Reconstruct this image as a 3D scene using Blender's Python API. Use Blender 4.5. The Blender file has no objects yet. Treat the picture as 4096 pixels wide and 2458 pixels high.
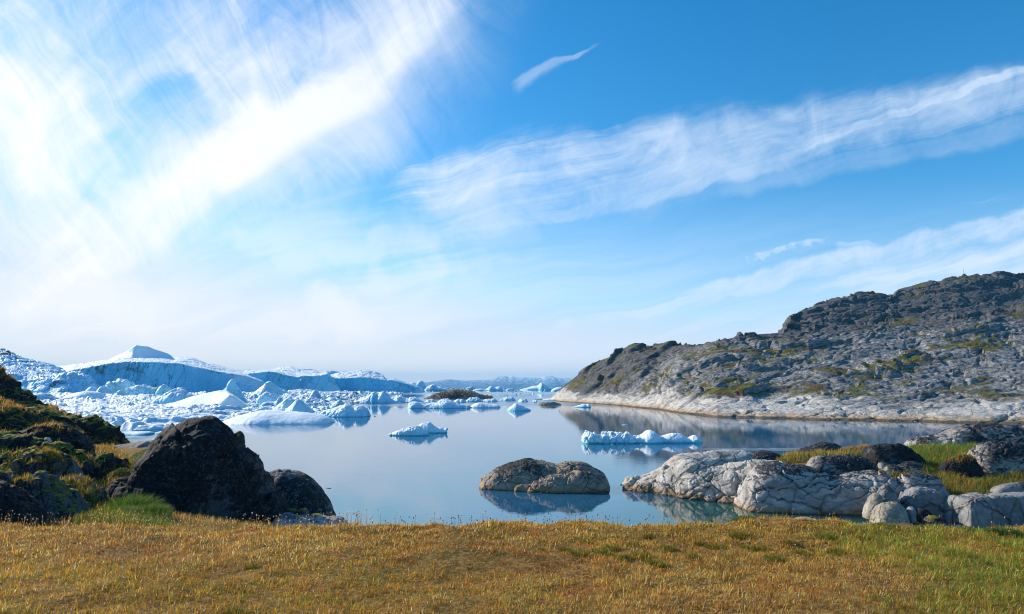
import bpy, math, random
import numpy as np
from mathutils import Vector

random.seed(7)
RNG = np.random.default_rng(7)
scene = bpy.context.scene
COL = scene.collection
H = 8.0                      # eye height over the water
FPX = 682.0                  # focal length in pixels of a 1024 wide frame
PITCH = math.atan((386.5 - 307.0) / FPX)
CP, SP = math.cos(PITCH), math.sin(PITCH)

# ------------------------------------------------------------------ camera
cam_d = bpy.data.cameras.new('camera')
cam_d.sensor_width = 36.0
cam_d.lens = FPX / 1024.0 * 36.0
cam_d.clip_start = 0.1
cam_d.clip_end = 40000
cam = bpy.data.objects.new('camera', cam_d)
COL.objects.link(cam)
cam.location = (0, 0, H)
cam.rotation_euler = (math.pi / 2 + PITCH, 0, 0)
scene.camera = cam

# ------------------------------------------------------------------ measuring
def slope(py):
    """rise per metre of forward distance along photo row py"""
    cy = (307.0 - np.asarray(py, float)) / FPX
    return (SP + cy * CP) / (CP - cy * SP)

def W(px, py, Y):
    px = np.asarray(px, float); py = np.asarray(py, float); Y = np.asarray(Y, float)
    cx = (px - 512.0) / FPX; cy = (307.0 - py) / FPX
    k = Y / (CP - cy * SP)
    return np.stack(np.broadcast_arrays(cx * k, Y, H + (SP + cy * CP) * k), -1)

def row_depth(py, z=0.0):
    return (z - H) / slope(py)

def pix(P):
    """photo column, row of world points (N,3)"""
    x = P[..., 0]; y = P[..., 1]; z = P[..., 2] - H
    f = y * CP + z * SP; u = -y * SP + z * CP
    return 512 + FPX * x / f, 307 - FPX * u / f

# ------------------------------------------------------------------ numpy noise
def _h(ix, iy, iz, seed):
    with np.errstate(over='ignore'):
        h = (ix.astype(np.uint32) * np.uint32(374761393) + iy.astype(np.uint32) * np.uint32(668265263)
             + iz.astype(np.uint32) * np.uint32(2147483647 - 58) + np.uint32((seed * 1274126177) & 0xffffffff))
        h = (h ^ (h >> np.uint32(13))) * np.uint32(1274126177)
        h = (h ^ (h >> np.uint32(15))) * np.uint32(2246822519)
        return h ^ (h >> np.uint32(16))

def _r(ix, iy, iz, seed):
    return _h(ix, iy, iz, seed).astype(np.float64) / 4294967295.0

def noise3(P, seed=0):
    """gradient-like value noise, -1..1"""
    F = np.floor(P); f = P - F; I = F.astype(np.int64)
    u = f * f * f * (f * (f * 6 - 15) + 10)
    out = 0
    for dx in (0, 1):
        wx = u[..., 0] if dx else 1 - u[..., 0]
        for dy in (0, 1):
            wy = u[..., 1] if dy else 1 - u[..., 1]
            for dz in (0, 1):
                wz = u[..., 2] if dz else 1 - u[..., 2]
                h = _h(I[..., 0] + dx, I[..., 1] + dy, I[..., 2] + dz, seed)
                gx = (h & np.uint32(1023)).astype(np.float64) / 511.5 - 1
                gy = ((h >> np.uint32(10)) & np.uint32(1023)).astype(np.float64) / 511.5 - 1
                gz = ((h >> np.uint32(20)) & np.uint32(1023)).astype(np.float64) / 511.5 - 1
                out = out + wx * wy * wz * (gx * (f[..., 0] - dx) + gy * (f[..., 1] - dy) + gz * (f[..., 2] - dz))
    return out * 1.3

def fbm(P, oct=4, seed=0, gain=0.5, lac=2.03):
    a, s, t = 1.0, 0.0, 0.0
    Q = np.array(P, float)
    for k in range(oct):
        s = s + a * noise3(Q, seed + k * 17); t += a
        a *= gain; Q = Q * lac + 11.3
    return s / t

def ridged(P, oct=4, seed=0, gain=0.5):
    a, s, t = 1.0, 0.0, 0.0
    Q = np.array(P, float)
    for k in range(oct):
        s = s + a * (1 - 2 * np.abs(noise3(Q, seed + k * 17))); t += a
        a *= gain; Q = Q * 2.03 + 7.7
    return s / t

def worley(P, seed=0, jit=0.95):
    """F1, F2 and a random value per cell"""
    F = np.floor(P); I = F.astype(np.int64); f = P - F
    f1 = np.full(P.shape[:-1], 9.0); f2 = f1.copy(); cid = np.zeros(P.shape[:-1])
    for dx in (-1, 0, 1):
        for dy in (-1, 0, 1):
            for dz in (-1, 0, 1):
                a, b, c = I[..., 0] + dx, I[..., 1] + dy, I[..., 2] + dz
                d = np.sqrt((dx + 0.5 + jit * (_r(a, b, c, seed) - .5) - f[..., 0]) ** 2
                            + (dy + 0.5 + jit * (_r(a, b, c, seed + 1) - .5) - f[..., 1]) ** 2
                            + (dz + 0.5 + jit * (_r(a, b, c, seed + 2) - .5) - f[..., 2]) ** 2)
                r = _r(a, b, c, seed + 3)
                near = d < f1
                f2 = np.where(near, f1, np.minimum(f2, d))
                cid = np.where(near, r, cid)
                f1 = np.where(near, d, f1)
    return f1, f2, cid

def sstep(a, b, x):
    t = np.clip((x - a) / (b - a), 0, 1)
    return t * t * (3 - 2 * t)

# ------------------------------------------------------------------ mesh helpers
def tag(o, label=None, cat=None, group=None, kind=None):
    if label: o['label'] = label
    if cat: o['category'] = cat
    if group: o['group'] = group
    if kind: o['kind'] = kind
    return o

def mesh_obj(name, V, loops, sizes, mat, parent=None, smooth=True, col=None, center=True):
    V = np.asarray(V, np.float64).reshape(-1, 3)
    c = np.zeros(3)
    if center and parent is None:
        lo, hi = V.min(0), V.max(0)
        c = np.array([(lo[0] + hi[0]) / 2, (lo[1] + hi[1]) / 2, lo[2]])
    me = bpy.data.meshes.new(name)
    me.vertices.add(len(V)); me.vertices.foreach_set('co', (V - c).astype(np.float32).ravel())
    loops = np.asarray(loops, np.int32).ravel(); sizes = np.asarray(sizes, np.int32)
    me.loops.add(len(loops)); me.loops.foreach_set('vertex_index', loops)
    me.polygons.add(len(sizes))
    st = np.zeros(len(sizes), np.int32); st[1:] = np.cumsum(sizes)[:-1]
    me.polygons.foreach_set('loop_start', st)
    me.polygons.foreach_set('use_smooth', np.full(len(sizes), smooth))
    if col is not None:
        at = me.color_attributes.new('tint', 'FLOAT_COLOR', 'POINT')
        cc = np.ones((len(V), 4), np.float32); cc[:, :3] = col
        at.data.foreach_set('color', cc.ravel())
    me.update(calc_edges=True); me.validate()
    if mat: me.materials.append(mat)
    o = bpy.data.objects.new(name, me)
    COL.objects.link(o)
    o.location = c
    if parent is not None:
        o.parent = parent
        o.location = -np.array(parent.location)
    return o

def grid_faces(ns, nt, off=0):
    i = np.arange(ns - 1)[:, None] * nt + np.arange(nt - 1)[None, :]
    q = np.stack([i, i + nt, i + nt + 1, i + 1], -1).reshape(-1, 4)
    return q + off

def grid_obj(name, P, mat, parent=None, flip=False, col=None):
    """P one (ns,nt,3) grid or a list of grids joined into one mesh"""
    if not isinstance(P, list): P = [P]
    V, F, off = [], [], 0
    for g in P:
        q = grid_faces(g.shape[0], g.shape[1], off)
        V.append(g.reshape(-1, 3)); F.append(q); off += g.shape[0] * g.shape[1]
    V = np.concatenate(V); F = np.concatenate(F)
    if flip: F = F[:, ::-1]
    return mesh_obj(name, V, F, np.full(len(F), 4), mat, parent, col=col)

def gnormals(P):
    a = np.gradient(P, axis=0); b = np.gradient(P, axis=1)
    n = np.cross(a, b)
    l = np.linalg.norm(n, axis=-1, keepdims=True)
    return n / np.maximum(l, 1e-9)

def resample(xz, n, smooth=2):
    xz = np.asarray(xz, float)
    # light corner rounding, then even spacing along the outline
    for _ in range(smooth):
        a = xz[:-1] * .75 + xz[1:] * .25; b = xz[:-1] * .25 + xz[1:] * .75
        m = np.empty((2 * len(a), 2)); m[0::2] = a; m[1::2] = b
        xz = np.vstack([xz[:1], m, xz[-1:]])
    d = np.r_[0, np.cumsum(np.hypot(*np.diff(xz, axis=0).T))]
    t = np.linspace(0, d[-1], n)
    return np.stack([np.interp(t, d, xz[:, 0]), np.interp(t, d, xz[:, 1])], -1)

def dome(outline, Y, zb, tf, tb, nf=2.4, nb=2.0, mz=2.2, ns=None, nt=70, ends=True, taper=0.55, lean=0.0, smooth=2):
    """a rounded body whose skyline is the outline standing at distance Y: real thickness tf towards us and tb behind"""
    o = np.asarray(outline, float)
    if np.ndim(Y): Y = np.interp(o[:, 0], [q[0] for q in Y], [q[1] for q in Y])    # the skyline itself may run nearer or farther
    w = W(o[:, 0], o[:, 1], Y)
    xz = np.stack([w[:, 0], w[:, 2]], -1); xs_, ys_ = w[:, 0], w[:, 1]
    if ends:
        xz = np.vstack([[xz[0, 0] - .02 * tf, zb], xz, [xz[-1, 0] + .02 * tf, zb]])
    xz[:, 1] = np.maximum(xz[:, 1], zb + 1e-3)
    if ns is None: ns = int(np.clip(abs(o[-1, 0] - o[0, 0]) * 1.5 + 40, 40, 420))
    c = resample(xz, ns, smooth)
    h = np.maximum(c[:, 1] - zb, 0); hm = h.max()
    k = (h / hm) ** taper
    a = np.linspace(0, math.pi, nt)
    ca, sa = np.cos(a), np.sin(a)
    v = np.where(ca > 0, -np.abs(ca) ** (2 / nf), np.abs(ca) ** (2 / nb))
    z = np.abs(sa) ** (2 / mz)
    P = np.empty((ns, nt, 3))
    d = np.where(v < 0, v * tf, v * tb)
    P[..., 0] = c[:, None, 0]
    Yc = np.interp(c[:, 0], xs_, ys_)[:, None]
    P[..., 1] = Yc + d[None, :] * k[:, None] + lean * h[:, None] * (z[None, :] - 1)
    P[..., 2] = zb + h[:, None] * z[None, :]
    return P

def rails(rl, px0, px1, ns, nts, smooth=3):
    """a body lofted over several lines, each a list of (column, row) seen at its own distance"""
    px = np.linspace(px0, px1, ns)
    L = []
    for pts, Y in rl:
        p = np.asarray(pts, float)
        py = np.interp(px, p[:, 0], p[:, 1])
        yy = np.interp(px, p[:, 0], np.asarray(Y, float)) if np.ndim(Y) else np.full(ns, float(Y))
        L.append(W(px, py, yy))
    out = []
    for k in range(len(L) - 1):
        n = nts[k] if isinstance(nts, (list, tuple)) else nts
        t = np.linspace(0, 1, n, endpoint=(k == len(L) - 2))[None, :, None]
        out.append(L[k][:, None] * (1 - t) + L[k + 1][:, None] * t)
    P = np.concatenate(out, 1)
    for _ in range(smooth):
        P[:, 1:-1] = P[:, 1:-1] * .5 + (P[:, :-2] + P[:, 2:]) * .25
    return P

def displace(P, d):
    return P + gnormals(P) * d[..., None]

# ------------------------------------------------------------------ node helpers
class S:
    def __init__(s, g, sock): s.g, s.s = g, sock
    def _m(s, op, *o, clamp=False):
        n = s.g.t.nodes.new('ShaderNodeMath'); n.operation = op; n.use_clamp = clamp
        for i, x in enumerate((s,) + o): s.g.put(n.inputs[i], x)
        return S(s.g, n.outputs[0])
    def __add__(s, o): return s._m('ADD', o)
    def __radd__(s, o): return s._m('ADD', o)
    def __sub__(s, o): return s._m('SUBTRACT', o)
    def __rsub__(s, o): return s.g.const(o)._m('SUBTRACT', s)
    def __mul__(s, o): return s._m('MULTIPLY', o)
    def __rmul__(s, o): return s._m('MULTIPLY', o)
    def __truediv__(s, o): return s._m('DIVIDE', o)
    def max(s, o): return s._m('MAXIMUM', o)
    def min(s, o): return s._m('MINIMUM', o)
    def abs(s): return s._m('ABSOLUTE')
    def pow(s, o): return s._m('POWER', o)
    def exp(s): return s._m('EXPONENT')
    def clamp(s): return s._m('ADD', 0.0, clamp=True)

class G:
    def __init__(g, tree): g.t = tree
    def put(g, inp, x):
        if isinstance(x, S): g.t.links.new(x.s, inp)
        elif isinstance(x, (tuple, list)):
            inp.default_value = tuple(x) + ((1.0,) if len(inp.default_value) == 4 and len(x) == 3 else ())
        else: inp.default_value = x
    def node(g, typ, **kw):
        n = g.t.nodes.new(typ)
        for k, v in kw.items(): setattr(n, k, v)
        return n
    def const(g, v):
        n = g.node('ShaderNodeValue'); n.outputs[0].default_value = v
        return S(g, n.outputs[0])
    def geo(g, out): return S(g, g.node('ShaderNodeNewGeometry').outputs[out])
    def sep(g, v):
        n = g.node('ShaderNodeSeparateXYZ'); g.put(n.inputs[0], v)
        return [S(g, n.outputs[i]) for i in range(3)]
    def comb(g, x, y, z):
        n = g.node('ShaderNodeCombineXYZ')
        for i, c in enumerate((x, y, z)): g.put(n.inputs[i], c)
        return S(g, n.outputs[0])
    def mapping(g, v, loc=(0, 0, 0), rot=(0, 0, 0), sc=(1, 1, 1), typ='POINT'):
        if typ == 'POINT' and any(rot) and tuple(sc) != (1, 1, 1):
            v = g.mapping(v, (0, 0, 0), rot); rot = (0, 0, 0)          # turn first, stretch after
        n = g.node('ShaderNodeMapping', vector_type=typ)
        g.put(n.inputs[0], v)
        n.inputs['Location'].default_value = loc; n.inputs['Rotation'].default_value = rot; n.inputs['Scale'].default_value = sc
        return S(g, n.outputs[0])
    def vadd(g, a, b, op='ADD'):
        n = g.node('ShaderNodeVectorMath', operation=op)
        g.put(n.inputs[0], a); g.put(n.inputs[1], b)
        return S(g, n.outputs['Value' if op in ('DOT_PRODUCT', 'LENGTH') else 'Vector'])
    def vscale(g, a, k):
        n = g.node('ShaderNodeVectorMath', operation='SCALE')
        g.put(n.inputs[0], a); g.put(n.inputs['Scale'], k)
        return S(g, n.outputs['Vector'])
    def noise(g, v, scale, detail=4, rough=0.55, dist=0.0, out=0, typ='FBM', dim='3D'):
        n = g.node('ShaderNodeTexNoise', noise_type=typ, noise_dimensions=dim)
        g.put(n.inputs['Vector'], v); n.inputs['Scale'].default_value = scale
        n.inputs['Detail'].default_value = detail; n.inputs['Roughness'].default_value = rough
        n.inputs['Distortion'].default_value = dist
        return S(g, n.outputs[out])
    def vor(g, v, scale, feature='DISTANCE_TO_EDGE', out=0, rnd=1.0):
        n = g.node('ShaderNodeTexVoronoi', feature=feature)
        g.put(n.inputs['Vector'], v); n.inputs['Scale'].default_value = scale; n.inputs['Randomness'].default_value = rnd
        return S(g, n.outputs[out])
    def step(g, x, a, b, lo=0.0, hi=1.0):
        n = g.node('ShaderNodeMapRange', interpolation_type='SMOOTHSTEP')
        for i, q in enumerate((x, a, b, lo, hi)): g.put(n.inputs[i], q)
        return S(g, n.outputs[0])
    def mix(g, f, a, b):
        n = g.node('ShaderNodeMix', data_type='RGBA')
        g.put(n.inputs[0], f); g.put(n.inputs[6], a); g.put(n.inputs[7], b)
        return S(g, n.outputs[2])
    def bump(g, h, strength=0.5, dist=0.1, normal=None):
        n = g.node('ShaderNodeBump')
        n.inputs['Strength'].default_value = strength; n.inputs['Distance'].default_value = dist
        g.put(n.inputs['Height'], h)
        if normal: g.put(n.inputs['Normal'], normal)
        return S(g, n.outputs[0])
    def principled(g, col, rough=0.7, normal=None, spec=0.3, **kw):
        n = g.node('ShaderNodeBsdfPrincipled')
        g.put(n.inputs['Base Color'], col); g.put(n.inputs['Roughness'], rough)
        g.put(n.inputs['Specular IOR Level'], spec)
        if normal: g.put(n.inputs['Normal'], normal)
        for k, v in kw.items(): g.put(n.inputs[k.replace('_', ' ')], v)
        return S(g, n.outputs[0])
    def out(g, s, vol=None):
        n = g.node('ShaderNodeOutputMaterial')
        if s: g.t.links.new(s.s, n.inputs['Surface'])
        if vol: g.t.links.new(vol.s, n.inputs['Volume'])

def material(name):
    m = bpy.data.materials.new(name); m.use_nodes = True
    m.node_tree.nodes.clear()
    return m, G(m.node_tree)

def rock_mat(name, light=(.40, .37, .34), dark=(.035, .035, .04), lichen=0.5, freq=1.0, shore=0.0, pink=0.0, crack=1.0, moss=0.0, rough=0.75, bump=1.0, aniso=(1, 1, 1), rot=(0, 0, 0), crust=1.0, fleck=(.20, .20, .205)):
    """bare gneiss: pale rock, black lichen crust, paler flecks, cracks; shore = height of the washed, ochre stained band"""
    m, g = material(name)
    p = g.geo('Position'); nz = g.sep(g.geo('Normal'))[2]; z = g.sep(p)[2]
    q = g.mapping(p, rot=rot, sc=aniso)
    big = g.noise(q, .35 * freq, 4, .6)
    mid = g.noise(q, 1.3 * freq, 6, .65, .4)
    fine = g.noise(q, 7.0 * freq, 8, .7)
    speck = g.noise(q, 26.0 * freq, 3, .6)
    base = g.mix(g.step(mid, .3, .7), tuple(c * .62 for c in light), tuple(min(c * 1.25, .9) for c in light))
    base = g.mix(g.step(g.noise(q, .8 * freq, 3, .5), .52, .7) * pink, base, (light[0] * 1.1, light[1] * .78, light[2] * .66))
    base = g.mix(g.step(fine, .5, .75) * .55, base, tuple(c * .45 for c in light))
    lm = g.step(big * .8 + mid * .55 + fine * .45 + (nz - .45) * (.15 * crust), 1.08 - lichen * .46, 1.18 - lichen * .46)
    flk = g.step(speck * .55 + fine * .65, .62, .72)
    dk = g.mix(flk * .75, dark, fleck)
    gp = g.step(g.noise(q, .9 * freq, 5, .7, .3) + (fine - .5) * .5, .56, .66)
    dk = g.mix(gp * .35, dk, tuple(c * .8 for c in fleck))
    if shore > 0:
        zz = z + mid * shore * 1.2 - shore * .6
        lm = lm * g.step(zz, shore * .55, shore * 1.1)
    c = g.mix(lm, base, dk)
    if shore > 0:
        st = g.step(zz, shore * .62, shore * .12)
        c = g.mix(st * .85, c, (.34, .215, .105))
        c = g.mix(g.step(z + mid * .25, .3, .1) * .85, c, (.045, .04, .025))
    wv = g.noise(q, 1.1 * freq, 3, .5, 0, 1)
    vq = g.vadd(q, g.vscale(g.vadd(wv, (.5, .5, .5), 'SUBTRACT'), .9 / freq))
    e1 = g.vor(vq, .55 * freq); e2 = g.vor(vq, 1.7 * freq)
    ck = g.step(e1, 0.0, .030) * .7 + g.step(e2, 0.0, .022) * .3
    if crack > 0:
        c = g.mix((1 - ck) * .85 * crack, c, (.035, .03, .027))
    if moss > 0:
        mm = g.step(nz * .55 + g.noise(p, .5 * freq, 5, .65) + mid * .35, 1.22 - moss * .5, 1.34 - moss * .5)
        mc = g.mix(g.step(fine, .35, .65), (.085, .10, .014), (.26, .19, .03))
        mc = g.mix(g.step(mid, .5, .65), mc, (.14, .07, .02))
        c = g.mix(mm, c, mc)
    hgt = mid * .55 + fine * .30 + speck * .06 + ck * .22 * crack
    nrm = g.bump(hgt, .9, .16 * bump / freq)
    g.out(g.principled(c, rough, nrm, .12))
    return m

def ice_mat(name, snow=(.74, .81, .88), ice=(.36, .62, .82), cut=(.45, .75), freq=1.0, dirt=0.0, teal=0.5, bump=1.0, streak=0.0, brow=None):
    """snow lies on what faces up, bare ice on what is steep, with blue shade put into its colour; teal washed foot, dirt bands and melt streaks"""
    m, g = material(name)
    p = g.geo('Position'); nz = g.sep(g.geo('Normal'))[2]; z = g.sep(p)[2]
    a = g.noise(p, .35 * freq, 5, .6); b = g.noise(p, 2.2 * freq, 6, .65); b3 = g.noise(p, 9 * freq, 4, .6)
    sn = g.step(nz + (a - .5) * .7 + (b - .5) * .35, cut[0], cut[1])
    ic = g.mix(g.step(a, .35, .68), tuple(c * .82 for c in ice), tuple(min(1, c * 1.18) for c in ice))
    c = g.mix(sn, ic, snow)  # steep faces: bare ice whose blue also paints in their shade
    hgt = a * .5 + b * .35 + b3 * .12
    if streak > 0:
        sp = g.mapping(p, rot=(0, -.12, 0), sc=(1.5 * freq, .8 * freq, .10 * freq))
        s1 = g.noise(sp, 1.0, 4, .6, .5)
        lines = g.step((s1 - .5).abs(), .030, .0)
        patch = g.step(g.noise(p, .22 * freq, 3, .5), .44, .56)
        c = g.mix(g.step(g.noise(sp, .35, 4, .6, .4), .42, .66) * (1 - sn) * .45, c, tuple(min(1, q * 1.35 + .06) for q in ice))
        c = g.mix(lines * (1 - sn) * streak * patch, c, (.05, .10, .13))
        hgt = hgt + s1 * .8
    if brow:
        zb_ = z + (a - .5) * 9 + (g.noise(p, .5 * freq, 4, .6) - .5) * 10
        db = g.step(zb_, brow[0], brow[0] + 4) * g.step(zb_, brow[1] + 2, brow[1] - 1) * g.step(g.noise(p, 1.1 * freq, 6, .75), .46, .58) * g.step(g.noise(p, .16 * freq, 2, .5), .42, .54)
        c = g.mix(db * (1 - sn * .8) * .9, c, (.03, .05, .06))
    if dirt > 0:
        dm = g.step(g.noise(g.mapping(p, sc=(1, 1, .5)), .42 * freq, 7, .72, .3) + (b - .5) * .25, .62 - dirt * .12, .70 - dirt * .1)
        c = g.mix(dm * (1 - sn * .6), c, (.045, .055, .06))
    if teal > 0:
        c = g.mix(g.step(z, teal, teal * .25), c, (.10, .46, .50))
    nrm = g.bump(hgt, .75, .35 * bump / freq)
    g.out(g.principled(c, .55, nrm, .3))
    return m
HAZE = 0.00010
# ------------------------------------------------------------------ sun and sky
SUN_AZ, SUN_EL = math.radians(-60), math.radians(29)      # left of the view, a little ahead
sd = Vector((math.sin(SUN_AZ) * math.cos(SUN_EL), math.cos(SUN_AZ) * math.cos(SUN_EL), math.sin(SUN_EL)))
sl = bpy.data.lights.new('sun', 'SUN'); sl.energy = 4.6; sl.angle = math.radians(.5); sl.color = (1.0, .92, .80)
so = bpy.data.objects.new('sun', sl); COL.objects.link(so)
so.rotation_euler = (-sd).to_track_quat('-Z', 'Y').to_euler()

world = bpy.data.worlds.new('World'); scene.world = world; world.use_nodes = True
wt = world.node_tree; wt.nodes.clear(); g = G(wt)
sky = g.node('ShaderNodeTexSky', sky_type='NISHITA')
sky.sun_disc = False; sky.sun_elevation = SUN_EL; sky.sun_rotation = SUN_AZ
sky.altitude = 0; sky.air_density = 1.0; sky.dust_density = 0.3; sky.ozone_density = 4.0
hs = g.node('ShaderNodeHueSaturation'); hs.inputs['Saturation'].default_value = 1.33; hs.inputs['Hue'].default_value = .493
hs.inputs['Value'].default_value = 1.0
wt.links.new(sky.outputs[0], hs.inputs['Color'])
SKY_STRENGTH = 0.135
skyc = S(g, hs.outputs[0])
d = S(g, g.node('ShaderNodeTexCoord').outputs['Generated'])
dx, dy, dz = g.sep(d)
yy = dy.max(.08)
front = g.step(dy, .05, .35)
ha = (dx / yy) * 6.82          # direction of view over the horizon, in hundreds of "pixels"
hb = (dz / yy) * 6.82
hp = g.comb(ha, hb, 0.0)

def sk(px, py):
    w = W(px, py, 1.0)
    return float(w[0]) * 6.82, float(w[2] - H) * 6.82
w1 = g.noise(hp, .55, 3, .55, 0, 1, dim='2D'); w2 = g.noise(hp, 2.4, 3, .6, 0, 1, dim='2D')
half = (.5, .5, .5)
warp = g.vadd(g.vadd(hp, g.vscale(g.vadd(w1, half, 'SUBTRACT'), 1.1)), g.vscale(g.vadd(w2, half, 'SUBTRACT'), .22))
warps = g.vadd(g.vadd(hp, g.vscale(g.vadd(w1, half, 'SUBTRACT'), .40)), g.vscale(g.vadd(w2, half, 'SUBTRACT'), .10))

warpq = g.vadd(hp, g.vscale(g.vadd(w1, half, 'SUBTRACT'), .45))
def blob(px, py, rx, ry, rot=0.0, p=None, hard=False):
    """soft patch of sky around one direction"""
    x, y = sk(px, py)
    v = g.mapping(p or warp, (x, y, 0), (0, 0, math.radians(rot)), (rx / 100, ry / 100, 1), 'TEXTURE')
    dd = g.vadd(v, v, 'DOT_PRODUCT')
    return (dd * -1.0).exp()

def streaks(rot, sx, sy, scale=1.0, detail=7, rough=.62, dist=.3, p=None):
    v = g.mapping(p or warpq, (0, 0, 0), (0, 0, math.radians(-rot)), (sx, sy, 1))
    return g.noise(v, scale, detail, rough, dist, dim='2D')

# 1  the big cirrus sheet, upper left
s_up = streaks(122, .34, 2.0, 1.25, 8, .72, 1.0)
s_pl = streaks(44, .26, 2.4, 1.2, 7, .66, .4)
n_soft = g.noise(warp, .8, 6, .60, .3, dim='2D')
def edge(p0, p1, soft, p=None):
    """1 on the left of the line p0>p1, 0 on the right"""
    a, b = sk(*p0), sk(*p1)
    nx, ny = -(b[1] - a[1]), (b[0] - a[0]); l = math.hypot(nx, ny)
    dist = g.vadd(g.vadd(p or warps, (a[0], a[1], 0), 'SUBTRACT'), (nx / l, ny / l, 0), 'DOT_PRODUCT')
    return g.step(dist, -soft / 100, soft / 100)
sheet = None
for (px, py, rx, ry, rot, wgt) in [(10, 120, 70, 85, 60, .55), (20, 200, 100, 60, 10, .45), (165, 205, 130, 46, 28, .68), (290, 155, 140, 62, 32, .56), (345, 95, 130, 72, 40, .56), (420, 20, 90, 60, 45, .5), (60, 335, 260, 75, 0, .75), (110, 60, 170, 80, 0, .30), (250, 60, 120, 80, 60, .22)]:
    b = blob(px, py, rx, ry, rot) * wgt
    sheet = b if sheet is None else sheet + b
for (px, py, rx, ry, rot, wgt) in [(132, 80, 34, 60, 28, .16), (172, 92, 26, 28, 30, .24), (70, 198, 60, 18, 10, .16), (140, 142, 44, 15, 10, .16), (310, 66, 18, 24, 0, .22), (215, 15, 60, 24, 20, .12), (50, 255, 110, 22, 0, .14)]:
    sheet = sheet - blob(px, py, rx, ry, rot) * wgt
left = edge((388, 112), (478, -10), 26).min(edge((170, 250), (402, 100), 24))
lowv = edge((330, 330), (430, 130), 70) * .72
dens = .22 + sheet * .72 + (n_soft - .5) * .70 + (s_up - .5) * .62 + (s_pl - .5) * .34
c1 = g.step(dens, -.05, 1.05) * left
c1 = c1.max(g.step(dens - .05, -.10, 1.1) * lowv)
# 2  the feathered band across the middle and right
fib = streaks(17, .22, 2.8, 1.0, 9, .78, .9)
fib2 = streaks(14, .25, 6.0, 1.0, 6, .72, .8)
hook = streaks(48, .45, 3.2, 1.0, 7, .72, 1.1)
small = g.noise(warps, 7.0, 5, .65, .3, dim='2D')
gapn = g.noise(warpq, 1.5, 5, .6, .6, dim='2D')
def band(x0, y0, x1, y1, wt0, wb0, taper, amp, tex, soft=.22, thr=.5):
    """a long strip of cloud between two directions, wt0 above and wb0 below its middle line"""
    a, b = sk(x0, y0), sk(x1, y1)
    L = math.hypot(b[0] - a[0], b[1] - a[1]); ux, uy = (b[0] - a[0]) / L, (b[1] - a[1]) / L
    rel = g.vadd(warps, (a[0], a[1], 0), 'SUBTRACT')
    al = g.vadd(rel, (ux, uy, 0), 'DOT_PRODUCT') / L
    pe = g.vadd(rel, (-uy, ux, 0), 'DOT_PRODUCT')
    wid = (1.0 - al * taper).max(.12)
    up = g.step(pe / wid, wt0 / 100, wt0 / 400); dn = g.step(pe / wid, -wb0 / 100, -wb0 / 500)
    ends = g.step(al, -.06, .16) * g.step(al, 1.35, .9)
    env = up.min(dn) * ends
    return g.step((tex - .5) * 2.5 + (gapn - .5) * 1.1 + env * 1.0 - (thr - .3) * 1.6, -.25, 1.15) * env.pow(.75) * amp
ft = fib * .42 + n_soft * .38 + hook * .14 + fib2 * .06
pm = g.step(g.noise(warps, .9, 3, .5, 0, dim='2D'), .42, .62)
fh = fib * .45 + (hook * pm + fib2 * (1.0 - pm)) * .35 + n_soft * .20
c2 = band(335, 228, 1085, 80, 105, 115, .60, .66, ft, .24, .56)
c2 = c2.max(band(372, 205, 680, 140, 72, 56, .35, .85, fh, .22, .60))
c2 = c2.max(band(388, 243, 760, 172, 14, 24, .0, .62, ft, .25, .50))
c2 = c2.max(band(580, 190, 980, 92, 46, 22, .3, .78, fh, .20, .62))
c2 = c2.max(band(760, 164, 1075, 54, 14, 16, .3, .85, ft, .22, .52)).max(band(560, 230, 1075, 122, 30, 24, .1, .28, ft, .25, .55))
c2 = c2.max(band(385, 262, 540, 232, 26, 40, .2, .35, ft, .25, .40))
# 3  small separate wisps
wis = band(505, 88, 580, 46, 9, 16, .7, .30, hook, .25, .36)
wis = wis.max(band(742, 263, 822, 246, 8, 8, .0, .62, small, .2, .44)).max(band(833, 250, 882, 246, 6, 6, .0, .45, small, .2, .44))
wis = wis.max(band(452, 302, 480, 280, 6, 6, .4, .5, hook, .2, .36)).max(band(290, 262, 350, 225, 16, 16, .4, .25, hook))
# 4  pale sheet low over the horizon
s_low = streaks(12, .20, 2.6, 1.0, 7, .64, .4)
rise = g.step(ha, .0, 5.3)
lowtop = rise * 1.15 + .42 + (s_low - .5) * 2.2 + (n_soft - .5) * .6
c4 = g.step(hb - lowtop, .45, -.75)
c4 = c4.max(g.step(hb, 1.05, .10)).max(g.step(hb, 2.3, .4) * (.66 + (s_low - .5) * 1.2).clamp())
c4 = c4.max(blob(70, 325, 300, 72, 4) * (.92 + (n_soft - .5) * .5))
c4 = c4 * (.95 + (s_low - .5) * .3)
c4 = c4.max(blob(335, 318, 105, 28, 3) * g.step(n_soft * .6 + s_low * .6, .36, .66) * 1.0)
c4 = c4.max(band(640, 305, 1075, 214, 18, 34, .0, .85, ft)).max(band(480, 345, 720, 290, 12, 22, .3, .8, ft))
mid_ = (blob(420, 275, 170, 52, 12) * .75 + blob(250, 250, 130, 60, 20) * .5 + blob(620, 300, 170, 40, 6) * .5) * g.step(n_soft * .5 + s_low * .5, .30, .64)
cloud = (c1.max(c2).max(mid_).max(wis).max(c4)).clamp() * front
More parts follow.
